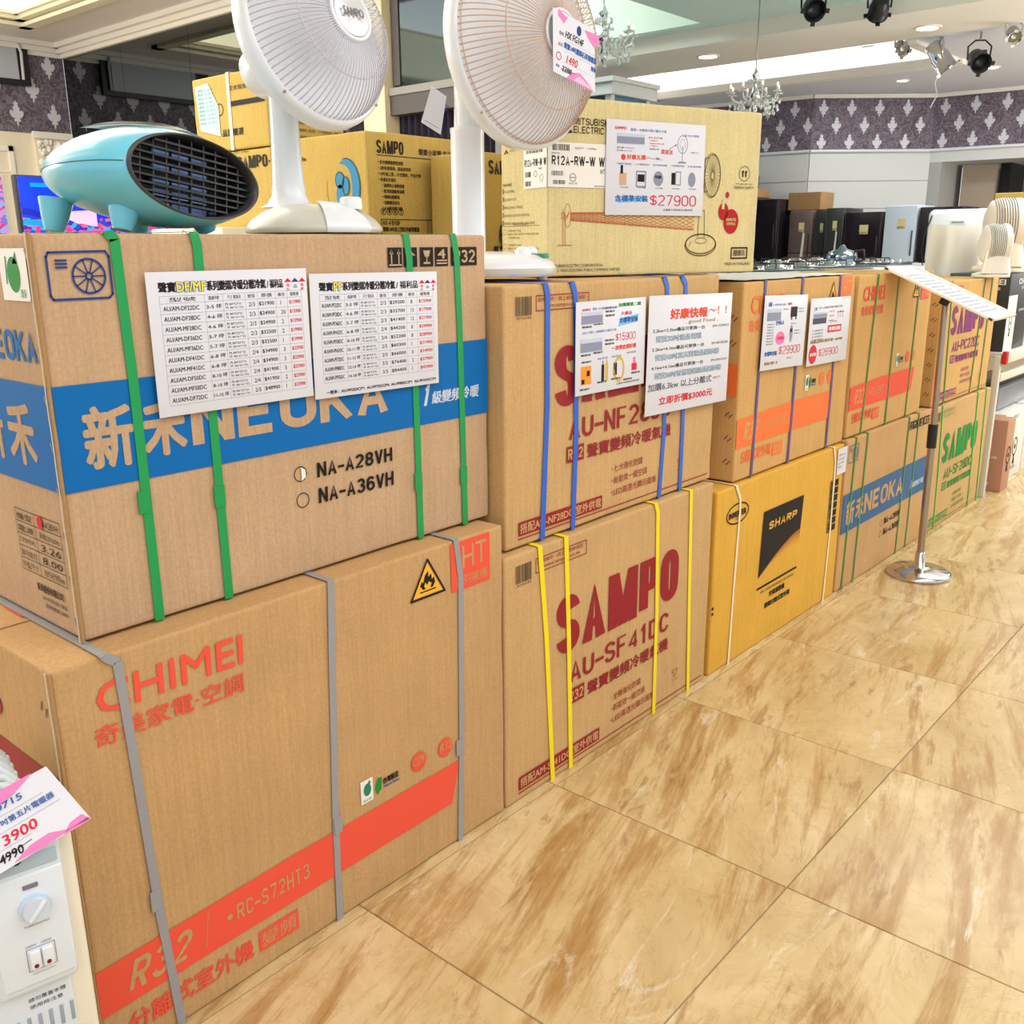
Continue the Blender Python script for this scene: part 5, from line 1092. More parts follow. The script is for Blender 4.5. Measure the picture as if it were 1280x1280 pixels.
def crescent(f_, mt, cx, cy, rx_, ry_, w_, a0, a1, t_, h_=.0008):
    k_ = Ink(f_, mt, h_); n_ = 20; out = []; inn = []
    for i in range(n_+1):
        a = a0+(a1-a0)*i/n_; ww = w_*math.sin(PI*i/n_)**.7; out.append((cx+rx_*math.cos(a), cy+ry_*math.sin(a))); inn.append((cx+(rx_-ww)*math.cos(a), cy+(ry_-ww)*math.sin(a)))
    for i in range(n_): k_.poly([((p_[0])/D if False else sxx(p_[0]), p_[1]/H) for p_ in (out[i], out[i+1], inn[i+1], inn[i])])
    return k_.done(t_, 'printed_fan_drawing', True)
FB = pm('print_fan_blue', (56, 140, 186), .6); FBD = pm('print_fan_dark_blue', (20, 70, 96), .6)
crescent(s, FB, .352, .281, .060, .078, .034, R(-110), R(120), t); crescent(s, FBD, .350, .281, .066, .082, .006, R(-100), R(110), t, .0006)
k = Ink(s, FB, .0012); k.disc(sxx(.322), .300/H, .020, ry=.024).disc(sxx(.322), .258/H, .019, ry=.030).disc(sxx(.349), .283/H, .015, ry=.025); k.done(t, 'printed_fan_drawing')
k = Ink(s, FBD, .0015); k.ring(sxx(.322), .300/H, .020, .003, ry=.024).ring(sxx(.349), .283/H, .016, .003, ry=.026); k.done(t, 'printed_fan_drawing')
t, f, s, tp, W, H, D = carton(-1.30, 1.742, 2.052, 1.297, 1.715, .42, KY, 'lower ochre carton of the tall stack behind the turquoise heater', 13)
Ink(s, BLACK).block('SAMPO', (.23)/D, .358/H, .40/D, .397/H, sw=.36, bar=.15, gap=.14).rect(.405/D, .372/H, .416/D, .376/H).text('愛家小家電品', .215/D, .425/H*.98-.02, .30/D, .44/H*.97-.02).done(t)
t, f, s, tp, W, H, D = carton(-1.30, 1.742, 2.052, 1.7165, 1.957, .425, KY, 'topmost ochre carton with a black stripe, white strap and pale blue list', 14)
k = Ink(s, BLACK); sa = lambda v: (v+1.725)/D; tb = lambda v: (v-1.7165)/H
k.rect(sa(-1.508), tb(1.852), sa(-1.312), tb(1.868)); k.text('愛家聲寶小家電', sa(-1.505), tb(1.900), sa(-1.33), tb(1.915)); k.text('品質嚴選', sa(-1.56), tb(1.762), sa(-1.44), tb(1.784), bold=.03); k.ring(sa(-1.565), tb(1.848), .018, .003); k.done(t)
lb = Ink(s, mat('list_cyan', (176, 226, 222), .5), .0012).poly([(sa(-1.705), tb(1.931)), (sa(-1.625), tb(1.937)), (sa(-1.572), tb(1.86)), (sa(-1.572), tb(1.765)), (sa(-1.69), tb(1.79))]).done(t, 'taped_list')
k = Ink(s, pm('ink_teal', (70, 110, 120), .6), .0016)
for i in range(9): k.text('項目 12 34 5', sa(-1.69), tb(1.912-.013*i), sa(-1.60+.002*i), tb(1.920-.013*i))
k.done(lb, None, True)
strap(t, [(.5, 1), (.5, 0)], .016, SW, W, H, D) if False else None
b = MB(); b.box((.0-.0018, .20, 0), (0, .216, H)); b.box((0, .20, H), (W, .216, H+.0015)); b.xf(Matrix.Identity(4)); obj('strap', b, SW, t)
k = Ink(f, BLACK); k.text('HX-系列 特點', .3, .50, .6, .56)
for i in range(4): k.text('1. 安全保護裝置，防止過熱', .32, .40-.09*i, .60, .44-.09*i); k.text('4. 多段調整溫度，超靜音設計', .64, .40-.09*i, .98, .44-.09*i)
k.done(t)
t, f, s, tp, W, H, D = carton(-.60, 1.985, 2.42, 1.297, 1.672, .22, KY, 'ochre carton half hidden between the white post and the cream fan carton', 15)
k = Ink(f, BLACK); k.block('SAMPO', .030/W, .312/H, .160/W, .352/H, sw=.36, bar=.15, gap=.14); k.disc(.105/W, .135/H, .030, ry=.040); k.rect(.05/W, .075/H, .3/W, .108/H*.95); k.done(t)
Ink(f, KY, .0012).text('台灣', .085/W, .14/H, .125/W, .165/H, bold=.03).text('製造', .085/W, .108/H, .125/W, .133/H, bold=.03).text('HX-FB', .07/W, .080/H, .2/W, .10/H, bold=.03).done(t, 'reversed_lettering')
t = thing('small_box', 'small pale box with a cat line drawing, seen under the turquoise heater', 'box', (-1.66, 1.50, 1.297)); b = MB(); b.rbox((0, 0, 0), (.42, .2, .165), .004, 2); obj('carton_body', b, mat('pale_card', (236, 232, 214), .6), t)
f_ = face((0, 0, 0), (1, 0, 0), (0, 0, 1), (0, -1, 0), .42, .165); Ink(f_, BROWN).line([(.45, .86), (.47, .97), (.52, .90), (.60, .90), (.64, .97), (.67, .86), (.62, .80), (.5, .80)], .003, True).done(t, 'cat_drawing')

# ================================================================== SIGN STAND
t = thing('sign_stand', 'chrome pole stand with a tilted white sign tray, in front of the cartons', 'sign stand', (.185, 3.924, 0))
b = MB(); b.lathe([(.132, 0), (.135, .004), (.134, .014), (.120, .024), (.05, .034), (.022, .040), (.022, .10), (.017, .105)], 48); obj('base', b, CHR, t)
b = MB(); b.tube([(0, 0, .04), (-.006, 0, .62)], .0155, 20); obj('lower_pole', b, STL, t)
b = MB(); b.tube([(-.006, 0, .60), (-.014, 0, 1.19)], .0125, 20); obj('upper_pole', b, STL, t)
b = MB(); b.tube([(-.006, 0, .565), (-.007, 0, .665)], .020, 20); obj('collar', b, BLK, t)
M = Matrix.Translation((.005, -.02, 1.205)) @ Matrix.Rotation(R(24), 4, 'Y')
b = MB(); hx, hy = .235, .165
for q in (((-hx, -hy, 0), (hx, -hy+.022, .012)), ((-hx, hy-.022, 0), (hx, hy, .012)), ((-hx, -hy, 0), (-hx+.022, hy, .012)), ((hx-.022, -hy, 0), (hx, hy, .012))): b.rbox(*q, .003, 2)
b.xf(M); fr = obj('tray_frame', b, CRP, t)
b = MB(); b.box((-hx+.01, -hy+.01, 0), (hx-.01, hy-.01, .004)); b.xf(M); obj('tray_back', b, CRP, t)
b = MB(); b.box((-hx+.02, -hy+.02, .004), (hx-.02, hy-.02, .006)); b.xf(M); sh = obj('tray_sheet', b, PAPER, t)
f_ = face(M @ Vector((hx-.03, -hy+.03, .0065)), M.to_3x3() @ Vector((0, 1, 0)), M.to_3x3() @ Vector((-1, 0, 0)), M.to_3x3() @ Vector((0, 0, 1)), 2*hy-.06, 2*hx-.06)
k = Ink(f_, pm('ink_grey_blue', (128, 136, 164), .5), .0003)
for i in range(13): k.text('聲寶變頻冷暖分離式冷氣優惠', .08, .08+.065*i, .9-.1*(i % 3), .105+.065*i)
k.done(sh, None, True); b = MB(); b.tube([(0, 0, -.05), (0, 0, .0)], .02, 12); b.xf(M); obj('tilt_joint', b, BLK, t)

# ================================================================== OIL HEATER AT LOWER LEFT
rz_ = PI/2-.21
t = thing('oil_radiator', 'white oil-filled radiator with a dial and two switches, at the lower left corner', 'heater', (.17, .25, 0), rz_)
IV = mat('panel_ivory', (232, 226, 208), .35, coat=.2); IW = mat('panel_bluewhite', (214, 226, 238), .3, coat=.3)
b = MB(); b.rbox((-.175, 0, .05), (0, .045, .622), .012, 4); obj('side_panel', b, IV, t)
b = MB(); b.rbox((-.168, -.006, .056), (-.030, .006, .612), .008, 3); fp = obj('front_plate', b, IW, t)
b = MB(); b.rbox((-.128, -.017, .372), (-.020, .002, .602), .014, 4); obj('control_housing', b, IW, t)
b = MB(); b.rbox((-.120, -.0195, .385), (-.022, -.010, .563), .010, 3); ch = obj('control_face', b, mat('panel_face', (222, 232, 242), .35), t)
b = MB(); b.rbox((-.116, -.0185, .568), (-.026, -.012, .592), .004, 2); obj('recess', b, mat('recess_blue', (176, 198, 214), .4), t)
b = MB(); b.tube([(-.078, -.016, .588), (-.078, -.0195, .588)], .006, 14); obj('screw_hole', b, BLK, t)
b = MB(); b.tube([(-.064, -.018, .511), (-.064, -.026, .511)], .0215, 32); b.tube([(-.064, -.024, .511), (-.064, -.034, .511)], .0175, 32); kb = obj('dial', b, mat('dial_blue', (204, 218, 234), .3), t)
b = MB(); b.rbox((-.067, -.038, .494), (-.061, -.032, .528), .002, 2); b.xf(Matrix.Translation((-.064, 0, .511)) @ Matrix.Rotation(R(40), 4, 'Y') @ Matrix.Translation((.064, 0, -.511))); obj('dial_grip', b, WPL, kb)
b = MB(); b.rbox((-.076, -.0215, .541), (-.056, -.0185, .548), .003, 2); obj('indicator_window', b, GREY, t)
for i in (0, 1):
    b = MB(); x0 = -.0815+.0165*i; b.rbox((x0, -.026, .413), (x0+.0145, -.018, .443), .0025, 2); sw = obj('rocker_switch', b, WPL, t)
    b = MB(); b.tube([(x0+.007, -.0255, .420), (x0+.007, -.0268, .420)], .0032, 12); obj('red_lens', b, mat('lens_red', (120, 20, 40), .2), sw)
f_ = face((0, -.0195, 0), (1, 0, 0), (0, 0, 1), (0, -1, 0), 1, 1)
Ink(f_, GREY, .0006).frame(-.084, .410, -.047, .446, .0008).text('THERMOSTAT', -.082, .481, -.048, .484).text('1000W', -.084, .449, -.070, .4525).text('1500W', -.064, .449, -.050, .4525).line([(-.08, .404), (-.05, .404)], .0006).done(t)
f_ = face((0, -.006, 0), (1, 0, 0), (0, 0, 1), (0, -1, 0), 1, 1)
Ink(f_, pm('ink_black_soft', (50, 50, 60), .6), .0006).text('請勿覆蓋本體', -.090, .350, -.040, .357).text('使用時注意', -.090, .338, -.045, .345).done(t)
for j in range(4):
    for i in range(8 if j else 7):
        b = MB(); x0 = -.125+.0145*i; b.rbox((x0, -.0075, .292-.055*j), (x0+.0055, -.0045, .326-.055*j), .002, 2); obj('vent_slot', b, mat('slot_grey', (150, 165, 180), .5), t)
for i in range(7):
    b = MB(); y0 = .075+.030*i
    b.rbox((-.170, y0, .07), (-.032, y0+.011, .612), .0054, 3); fin = obj('fin', b, mat('fin_white', (206, 218, 226), .35, coat=.2), t)
    if i < 6: b = MB(); b.tube([(-.088, y0+.005, .12), (-.088, y0+.036, .12)], .018, 12); b.tube([(-.088, y0+.005, .60), (-.088, y0+.036, .60)], .018, 12); obj('oil_tube', b, IV, t)
    b = MB(); b.tube([(-.155, y0+.0055, .612), (-.140, y0+.0055, .636), (-.10, y0+.0055, .650), (-.060, y0+.0055, .636), (-.042, y0+.0055, .612)], .0068, 8); obj('fin_loop', b, mat('fin_white', (206, 218, 226), .35), fin)
for y0 in (.02, .26): b = MB(); b.tube([(-.2, y0, .03), (-.05, y0, .03)], .012, 10); b.sphere((-.2, y0, .026), .026, 10, 6); b.sphere((-.05, y0, .026), .026, 10, 6); b.box((-.18, y0-.012, .03), (-.05, y0+.012, .07)); obj('castor_bar', b, GRP, t)
c12, s12 = math.cos(.21), math.sin(.21)
def hw(a, y_, z): return (.17+s12*a-c12*y_, .25+c12*a+s12*y_, z)
t, f = tagpaper([hw(-.150, -.036, .574), hw(.020, -.036, .626), hw(-.014, .045, .683), hw(-.150, .045, .645)], 'white price tag with pink waves, taped on top of the white radiator')
Ink(f, PK, .0004).poly([(.40, .02), (.55, .12), (.70, .13), (.85, .02), (.99, .0), (.99, .04), (.60, .0)]).poly([(.2, .95), (.45, .80), (.60, .85), (.80, .99), (.3, 1.0)]).poly([(.78, -.01), (1.0, -.01), (.96, .12), (.86, .10)]).done(t, 'pink_ribbon')
Ink(f, LINE, .0003).line([(.1, .67), (.8, .67)], .0005).line([(.1, .46), (.88, .46)], .0005).line([(.1, .25), (.6, .25)], .0005).done(t, 'tag_rules')
Ink(f, SBLUE, .0005).text('IR-0715', .34, .74, .66, .83, bold=.02, shear=.1).text('聲寶7吋第五片電暖器', .30, .53, .86, .62, bold=.02).done(t, 'handwriting'); Ink(f, SRED, .0005).text('3900', .40, .28, .66, .42, bold=.02, shear=.15).done(t, 'handwriting'); Ink(f, BLACK, .0005).text('4990', .32, .08, .50, .20, bold=.02, shear=.15).line([(.32, .14), (.58, .18)], .001).done(t, 'handwriting')
Ink(f, NAVY, .0005).disc(.16, .90, .008).done(t, 'round_logo')

# ================================================================== RIGHT-HAND DISPLAY
# counter with gas hobs
t = thing('display_counter', 'long white counter behind the carton row, carrying the black glass hobs', 'counter', (-.5, 4.12, 0))
b = MB(); b.rbox((-2.1, 0, 1.215), (0, 3.6, 1.25), .008, 2); obj('countertop', b, mat('counter_white', (228, 232, 236), .3), t)
b = MB(); b.box((-2.05, .05, 0), (-.05, 3.55, 1.215)); obj('cabinet', b, WALLW, t)
GL = mat('hob_glass', (30, 38, 46), .06, spec=.7)
def hob(x, y, z, rz, lab, tl=0, sc=1):
    t = thing('gas_hob', lab, 'gas hob', (x, y, z), rz, 'gas hobs on the white counter', (R(tl), 0, rz))
    b = MB(); b.rbox((-.36*sc, -.21*sc, .016), (.36*sc, .21*sc, .024), .003, 2); obj('glass_top', b, GL, t)
    b = MB(); b.rbox((-.33*sc, -.18*sc, 0), (.33*sc, .18*sc, .016), .003, 2); obj('gas_tray', b, CHR, t)
    for sx_ in (-1, 1):
        b = MB(); b.lathe([(.085*sc, .024), (.08*sc, .030), (.055*sc, .031), (.05*sc, .042), (.03*sc, .046), (.001, .044)], 24, (sx_*.17*sc, .02, 0)); br = obj('burner', b, CHR, t)
        b = MB()
        for i in range(4): a = i*PI/2+PI/4; b.tube([(sx_*.17*sc+.095*sc*math.cos(a), .02+.095*sc*math.sin(a), .026), (sx_*.17*sc+.09*sc*math.cos(a), .02+.09*sc*math.sin(a), .05), (sx_*.17*sc+.03*sc*math.cos(a), .02+.03*sc*math.sin(a), .05)], .004, 5)
        obj('pan_support', b, BLK, br)
        b = MB(); b.lathe([(.018, .024), (.016, .042), (.001, .043)], 16, (sx_*.10*sc, -.15*sc, 0)); obj('knob', b, CHR, t)
hob(-1.0, 4.55, 1.25, R(70), 'black glass gas hob nearest the cream fan carton, first of the row'); hob(-1.65, 5.1, 1.25, R(80), 'black glass gas hob in the back row of the counter, left one')
hob(-1.05, 5.5, 1.25, R(86), 'black glass gas hob in the middle of the white counter'); hob(-1.75, 6.1, 1.25, R(75), 'black glass gas hob in the back row of the counter, middle one')
hob(-1.15, 6.6, 1.25, R(95), 'black glass gas hob beside the white appliance on the counter'); hob(-1.85, 7.1, 1.25, R(85), 'black glass gas hob at the far end of the counter')
b = MB(); b.lathe([(.07, 0), (.09, .02), (.10, .07), (.085, .10), (.03, .115), (.012, .14), (.001, .145)], 24); t = thing('clear_kettle', 'shiny glass and chrome kettle on the counter among the hobs', 'kettle', (-1.15, 6.05, 1.25)); obj('kettle_body', b, mat('smoky_chrome', (150, 165, 180), .08, 1), t)
b = MB(); b.tube([(.095, 0, .03), (.15, 0, .05), (.14, 0, .11), (.08, 0, .10)], .008, 8); obj('handle', b, BLK, t)
# fridges against the far wall
def fridge(x, y, w_, d_, h_, m_, lab, split=.62, rz=0, note=1, shade=None):
    t = thing('fridge', lab, 'fridge', (x, y, 0), rz, 'fridges along the far wall')
    b = MB(); b.rbox((0, .03, .03), (w_, d_, h_), .008, 2); obj('body', b, shade or m_, t)
    ks = [(.04, split*h_-.004), (split*h_+.004, h_-.003)] if split else [(.04, h_-.003)]
    for z0, z1 in ks: b = MB(); b.rbox((.002, -.012, z0), (w_-.002, .03, z1), .008, 2); dr = obj('door', b, m_, t)
    b = MB(); b.rbox((w_-.04, -.024, h_*.72), (w_-.028, -.012, h_*.86), .004, 2); obj('handle', b, mat('handle_dark', (70, 68, 70), .3, .6), dr)
    if note:
        f_ = face((0, -.0125, 0), (1, 0, 0), (0, 0, 1), (0, -1, 0), w_, h_)
        Ink(f_, pm('energy_label', (226, 220, 160), .5), .001).rect(.42, .87, .66, .925).done(t, 'energy_label'); Ink(f_, BLACK, .0016).text('能源效率 1', .41, .87, .65, .885).done(t, 'label_text')
        if note > 1: Ink(f_, WHITE, .001).poly([(.55, .72), (.62, .87), (.70, .86), (.66, .71)]).done(t, 'price_strip')
FBK = mat('fridge_black', (34, 30, 38), .2); FBR = mat('fridge_bronze', (136, 116, 114), .3, .4); FST = mat('fridge_steel', (84, 86, 86), .3, .6); FWH = mat('fridge_white', (206, 222, 240), .3); FDP = mat('fridge_plum', (38, 26, 36), .2)
y_ = 10.05
fridge(-4.32, y_-.15, .52, .55, 1.90, FBK, 'tall black fridge, leftmost of the row, beside the cream carton edge', .60, 0, 0)
fridge(-3.80, y_, .24, .5, 1.88, FBK, 'narrow black fridge beside the bronze fridge', .60, 0, 0)
fridge(-3.47, y_+.12, .27, .5, 1.755, FBR, 'bronze fridge with a brown carton on top', .74, 0, 2); fridge(-3.175, y_+.12, .15, .5, 1.745, FST, 'slim grey fridge, left of the two steel ones', .74, 0, 1)
fridge(-3.005, y_, .20, .5, 1.765, FST, 'slim grey fridge, right of the two steel ones', .74, 0, 2); fridge(-2.79, y_, .385, .5, 1.715, FDP, 'wide black low fridge left of the white one', .70, 0, 1)
fridge(-2.375, y_, .325, .5, 1.770, FWH, 'white fridge with a yellow label in the far row', 0, 0, 1); fridge(-2.03, y_, .42, .5, 1.745, FDP, 'dark plum fridge right of the white one', 0, 0, 1)
for (x, y2, w_, h_, z0, lab) in ((-3.545, 10.25, .38, .19, 1.757, 'brown carton on top of the bronze fridge'), (-4.1, 10.0, .28, .10, 1.902, 'flat brown carton on top of the tall black fridge')):
    carton(0, 0, 0, z0, z0+h_, .35, KD, lab, 20, loc=(x, y2, z0), rz=0, W=w_)
t = thing('wall_monitor', 'dark green screen on the white boarded wall above the fridges', 'screen', (-4.2, 10.5, 2.0)); b = MB(); b.rbox((-.35, 0, -.05), (.14, .04, .16), .006, 2); obj('bezel', b, BLK, t); b = MB(); b.box((-.34, -.002, -.04), (.13, 0, .15)); obj('glass', b, mat('screen_green', (14, 62, 50), .15), t)
# white appliance, white fan, beige fan
t = thing('dehumidifier', 'white appliance with a rounded left edge, handle slot and embossed arcs, on the counter', 'appliance', (-.90, 6.85, 1.25))
b = MB(); b.rbox((0, 0, 0), (.40, .25, .37), .04, 5); obj('housing', b, WPL, t)
b = MB(); b.rbox((.03, -.006, .03), (.385, .01, .345), .012, 3); obj('front_panel', b, mat('panel_white', (236, 240, 244), .3), t)
b = MB(); b.rbox((.155, -.012, .265), (.26, -.004, .30), .010, 3); hnd = obj('handle_slot', b, WPL, t); b = MB(); b.rbox((.168, -.014, .277), (.247, -.010, .290), .003, 2); obj('slot', b, mat('slot_dark', (150, 158, 160), .5), hnd)
for r_ in (.05, .085, .12, .155):
    b = MB(); b.tube([(.21+r_*math.cos(a), -.006, .04+r_*math.sin(a)) for a in [PI*i/16*.96+.06 for i in range(17)]], .006, 6); obj('embossed_arc', b, mat('arc_shade', (206, 212, 216), .3), t)  # greyer than the panel: crease shade of the embossing put into the colour
b = MB(); b.tube([(.005, -.01, .0), (-.012, -.01, .10), (-.005, -.01, .2), (.035, -.01, .33)], .004, 6); obj('edge_trim', b, BLK, t)
def drumfan(loc, s, m_, lab, az, name='table_fan'):
    t = thing(name, lab, 'fan', loc, az, 'small table fans at the right')
    b = MB(); b.lathe([(.088*s, 0), (.092*s, .006*s), (.088*s, .018*s), (.05*s, .028*s), (.001, .032*s)], 32); obj('base', b, m_, t)
    b = MB(); vs = []
    for z, w_, d_ in ((.02, .075, .028), (.06, .066, .024), (.11, .058, .020), (.15, .050, .017), (.175, .034, .014), (.186, .012, .010)):
        vs += [(math.cos(q)*w_*s, math.sin(q)*d_*s-.062*s, z*s) for q in [2*PI*i/20 for i in range(20)]]
    b.add(vs, [(j*20+i, j*20+(i+1) % 20, (j+1)*20+(i+1) % 20, (j+1)*20+i) for j in range(5) for i in range(20)], True); obj('front_arch', b, m_, t)
    Mx = Matrix.Translation((0, 0, .165*s)) @ Matrix.Rotation(PI/2, 4, 'Y')
    b = MB(); b.lathe([(.001, -.055*s), (.07*s, -.055*s), (.092*s, -.045*s), (.10*s, -.02*s), (.10*s, .05*s), (.095*s, .058*s), (.085*s, .058*s)], 36); b.xf(Mx); obj('drum', b, m_, t)
    b = MB(); b.lathe([(.085*s, .055*s), (.001, .057*s)], 32); b.xf(Mx); gr = obj('dark_grille', b, BLK, t)
    for i in range(5): b = MB(); r_ = (.018+.016*i)*s; b.tube([Mx @ Vector((r_*math.cos(2*PI*k/24), r_*math.sin(2*PI*k/24), .060*s)) for k in range(24)], .0015*s, 4, False, True); obj('grille_ring', b, GREY, gr)
    for i in range(9): b = MB(); z = (-.05+.009*i)*s; b.tube([Mx @ Vector(((.1015*s)*math.cos(a), (.1015*s)*math.sin(a), z)) for a in [R(200-i*2+q*14) for q in range(10)]], .0016*s, 4); obj('rib', b, GREY, t)
    return t
drumfan((-.015, 5.22, 1.228), 1.0, CRP, 'white table fan with a ribbed drum head, on the purple-lettered carton', R(35))
drumfan((-.13, 5.78, 1.240), 1.5, BGP, 'large beige table fan on the black carton at the right edge', R(30))
# shelf unit with boxes
t = thing('shelf_unit', 'white shop shelving at the right edge with a red price clip', 'shelf', (0, 5.50, 0))
SHW = mat('shelf_white', (216, 212, 200), .4)
for z in (.06, .40 if False else .06, .80):
    pass
b = MB(); b.rbox((-.42, .03, .785), (.02, 3.4, .815), .004, 2); obj('shelf', b, SHW, t)
b = MB(); b.rbox((.015, .03, .755), (.035, 3.4, .815), .004, 2); obj('shelf_lip', b, SHW, t)
b = MB(); b.rbox((-.02, .03, .655), (.02, 3.4, .70), .004, 2); obj('support_rail', b, SHW, t)
for yy in (.0, 1.7, 3.4): b = MB(); b.rbox((-.02, yy, 0), (.015, yy+.035, .80), .003, 2); obj('upright', b, SHW, t)
b = MB(); b.box((-.45, .03, 0), (-.43, 3.4, 1.5)); obj('back_panel', b, SHW, t)
b = MB(); b.rbox((.02, .0, .755), (.045, .04, .825), .004, 2); obj('price_clip', b, mat('clip_red', (206, 30, 36), .4), t)
def prodbox(x0, x1, y0, y1, z0, z1, m_, lab, draw):
    t = thing('product_box', lab, 'box', (x1, y0, z0), PI/2, 'small appliance boxes at the right'); W, D, H = y1-y0, x1-x0, z1-z0
    b = MB(); b.rbox((0, 0, 0), (W, D, H), .003, 2); obj('carton_body', b, m_, t)
    f = face((0, 0, 0), (1, 0, 0), (0, 0, 1), (0, -1, 0), W, H); s = face((0, D, 0), (0, -1, 0), (0, 0, 1), (-1, 0, 0), D, H); draw(t, f, s)
WB = mat('box_white', (226, 222, 218), .5); BB = mat('box_black', (42, 44, 50), .45); PB = mat('box_pinkbrown', (186, 136, 112), .5)
def fanpic(t, f, a, b_, r, m_=None):
    Ink(f, m_ or BLACK, .0012).ring(a, b_, r, r*.25, ry=r*1.2).disc(a, b_, r*.35).poly([(a-r*.2/f['W'], b_-r*1.2/f['H']), (a+r*.2/f['W'], b_-r*1.2/f['H']), (a+r*.5/f['W'], b_-r*2.4/f['H']), (a-r*.5/f['W'], b_-r*2.4/f['H'])]).done(t, 'printed_fan', True)
def d1(t, f, s):
    for F_ in (f, s):
        Ink(F_, WB, .0007).rect(.0, .0, .42, .72).done(t, 'white_panel'); Ink(F_, WB, .0009).text('CHIMEI', .40, .86, .92, .93, bold=.05).text('奇美家電', .55, .79, .85, .83).text('循環風扇', .55, .50, .85, .53).done(t, 'reversed_lettering')
        fanpic(t, F_, .2, .36, .03)
def d2(t, f, s):
    for F_ in (f, s):
        Ink(F_, GREY).text('AIR CIRCULATOR', .1, .86, .85, .91).text('循環扇', .1, .75, .4, .81); 
        fanpic(t, F_, .6, .45, .045); Ink(F_, GREY).text('SAMPO', .1, .88, .6, .93, bold=.05).text('9吋循環扇', .1, .12, .7, .18).done(t)
def d3(t, f, s):
    Ink(s, WHITE, .0008).text('小家電', .3, .78, .62, .82).disc(.5, .56, .018).text('循環暖風扇', .25, .46, .85, .50).done(t, 'reversed_lettering')
    Ink(s, mat('print_lilac', (216, 208, 226), .6), .0008).poly([(.1, .06), (.7, .06), (.74, .12), (.62, .14), (.60, .30), (.5, .38), (.35, .40), (.22, .34), (.14, .22)]).done(t, 'printed_appliance')
    Ink(s, mat('print_lilac_dark', (120, 100, 130), .6), .0012).poly([(.34, .14), (.46, .18), (.40, .27), (.5, .3), (.36, .33)]).done(t, 'printed_appliance'); fanpic(t, f, .5, .5, .04)
prodbox(-.32, 0, 5.57, 5.99, .817, 1.235, BB, 'black carton with a white picture panel, on the shelf under the beige fan', d1)
prodbox(-.32, 0, 6.01, 6.46, .817, 1.235, WB, 'white carton with a fan picture on the upper shelf at the right edge', d2)
prodbox(-.32, 0, 6.48, 6.95, .817, 1.235, WB, 'white carton behind the other one on the upper shelf', d2)
prodbox(-.20, .055, 5.68, 5.84, 0, .42, PB, 'pinkish brown carton with a lilac fan picture, on the floor past the row', d3)
prodbox(-.35, -.005, 5.86, 6.35, .0, .425, WB, 'white carton with grey fan drawing on the floor behind the pinkish brown one', d2)
prodbox(-.35, -.005, 6.37, 6.90, .0, .43, WB, 'white carton on the floor at the far end of the shelving', d2)
carton(0, 0, 0, 1.237, 1.68, .28, KY, 'ochre carton edge showing above the beige fan at the right', 22, loc=(0, 6.10, 1.237), W=.40)
b = MB(); b.rbox((-.40, 5.60, .50), (-.08, 6.9, .62), .01, 2); 
t = thing('wrapped_tray', 'dark plastic-wrapped tray lying under the shelf above the white floor carton', 'tray', (-.24, 6.3, .435)); b = MB(); b.rbox((-.14, -.40, 0), (.17, .45, .13), .012, 3); obj('tray_body', b, mat('wrap_grey', (130, 138, 152), .25), t); b = MB(); b.rbox((-.10, -.36, .13), (.13, .41, .145), .005, 2); obj('tray_lid', b, mat('wrap_dark', (52, 58, 80), .2), t)

# ================================================================== SCREENS AT THE LEFT
def tvmat(name, cols):
    m = bpy.data.materials.new(name); m.use_nodes = True; n, l, b = nodes(m)
    tc = n.new('ShaderNodeTexCoord'); mp = n.new('ShaderNodeMapping'); mp.inputs['Scale'].default_value = (14, 6, 24); l.new(tc.outputs['Object'], mp.inputs['Vector'])
    v = n.new('ShaderNodeTexVoronoi'); v.inputs['Scale'].default_value = 2.2; l.new(mp.outputs[0], v.inputs['Vector']); sp = n.new('ShaderNodeSeparateColor'); l.new(v.outputs['Color'], sp.inputs[0])
    r = ramp(n, cols); r.color_ramp.interpolation = 'CONSTANT'; l.new(sp.outputs[0], r.inputs[0]); b.inputs['Base Color'].default_value = (0, 0, 0, 1); b.inputs['Roughness'].default_value = .2
    l.new(r.outputs[0], b.inputs['Emission Color']); b.inputs['Emission Strength'].default_value = .95; return m
CITY = tvmat('screen_city', [(0, (40, 90, 230)), (.18, (255, 70, 150)), (.36, (90, 190, 250)), (.5, (220, 110, 230)), (.64, (255, 120, 160)), (.8, (60, 60, 200))])
FLOW = tvmat('screen_flowers', [(0, (230, 60, 150)), (.3, (140, 120, 230)), (.55, (240, 150, 210)), (.8, (150, 190, 250))])
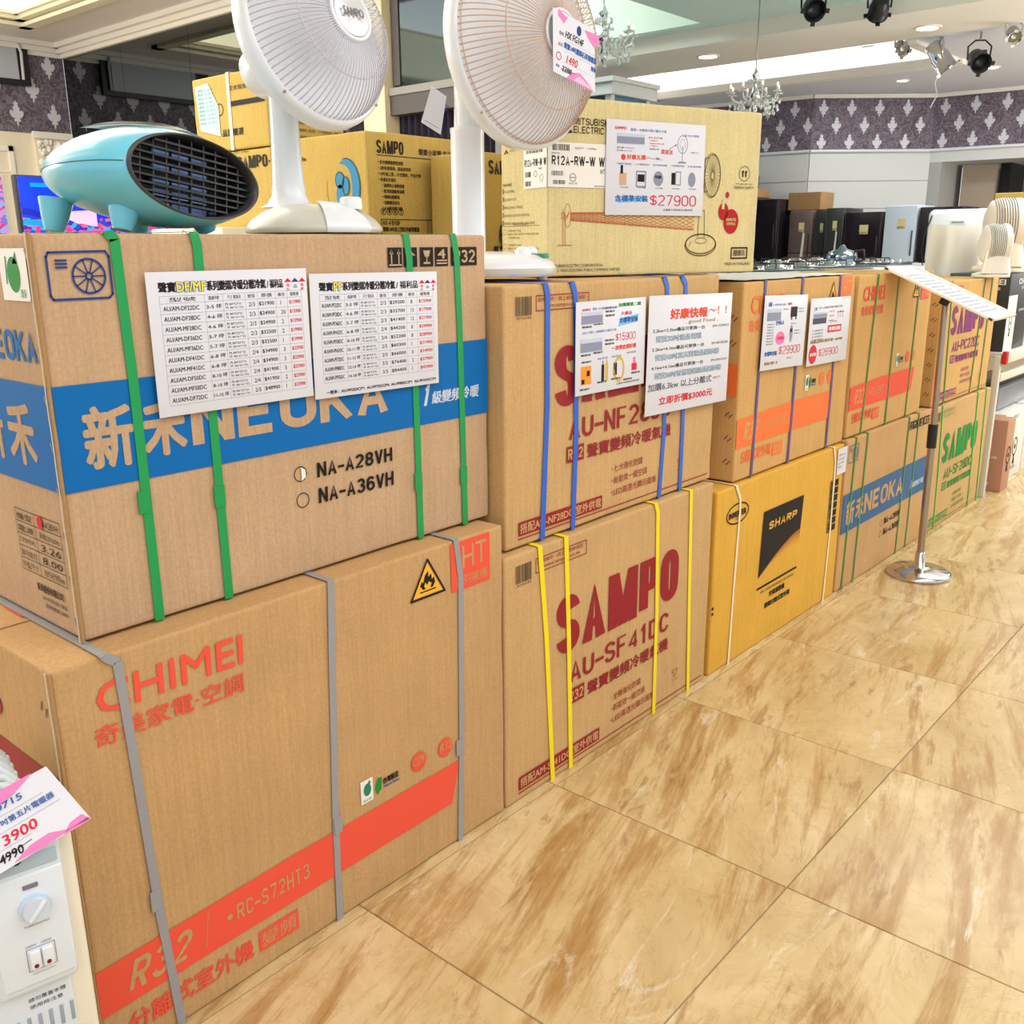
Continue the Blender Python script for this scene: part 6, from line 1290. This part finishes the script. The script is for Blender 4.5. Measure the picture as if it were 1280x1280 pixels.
SKYB = mat('screen_blue', (0, 50, 225), .2, emit=.9); SKYL = mat('screen_light_blue', (0, 130, 235), .2, emit=.9); PNKS = mat('screen_pink', (255, 170, 200), .2, emit=.9); NVY = mat('screen_navy', (6, 26, 150), .2, emit=.9)
st = thing('tv_bench', 'low dark bench hidden behind the cartons, under the lit television', 'bench', (-5, 2.8, 0)); b = MB(); b.rbox((-.35, -1.6, .9), (.3, 1.1, 1.40), .01, 2); obj('bench_body', b, WALLW, st)
t = thing('television', 'lit television showing a blue sky over a pink and blue city, behind the turquoise heater', 'television', (-5, 2.50, 1.405), PI/2)
b = MB(); b.rbox((0, 0, .07), (1.32, .05, .445), .006, 2); obj('bezel', b, mat('bezel_dark', (40, 46, 60), .3), t)
b = MB(); b.box((.018, -.002, .085), (1.30, 0, .435)); obj('picture', b, CITY, t)
F_ = face((0, -.002, 0), (1, 0, 0), (0, 0, 1), (0, -1, 0), 1, 1)
Ink(F_, SKYB, .0008).poly([(.018, .19), (.30, .16), (.45, .19), (.9, .20), (1.30, .21), (1.30, .435), (.018, .435)]).done(t, 'picture_sky')
Ink(F_, SKYL, .0014).rect(.09, .375, .36, .40).poly([(.018, .145), (.15, .135), (.15, .17), (.018, .18)]).done(t, 'picture_light'); Ink(F_, NVY, .0011).poly([(.018, .21), (.25, .17), (.25, .20), (.03, .25)]).done(t, 'picture_shade')
Ink(F_, PNKS, .0014).poly([(.22, .22), (.37, .235), (.5, .24), (.5, .14), (.36, .16)]).done(t, 'picture_cloud')
b = MB(); b.rbox((.4, .0, 0), (.9, .12, .012), .004, 2); b.rbox((.62, .03, .01), (.68, .06, .08), .004, 2); obj('stand', b, BLK, t)
t = thing('television', 'lit television with a pink and violet flower picture at the left frame edge', 'television', (-5, 1.25, 1.405), PI/2)
b = MB(); b.rbox((0, 0, .05), (1.19, .05, .44), .006, 2); obj('bezel', b, mat('bezel_grey', (190, 190, 190), .3), t); b = MB(); b.box((.018, -.002, .065), (1.172, 0, .425)); obj('picture', b, FLOW, t)
b = MB(); b.rbox((.3, .0, 0), (.9, .12, .012), .004, 2); b.rbox((.56, .03, .01), (.62, .06, .06), .004, 2); obj('stand', b, BLK, t)
bpy.context.view_layer.update()
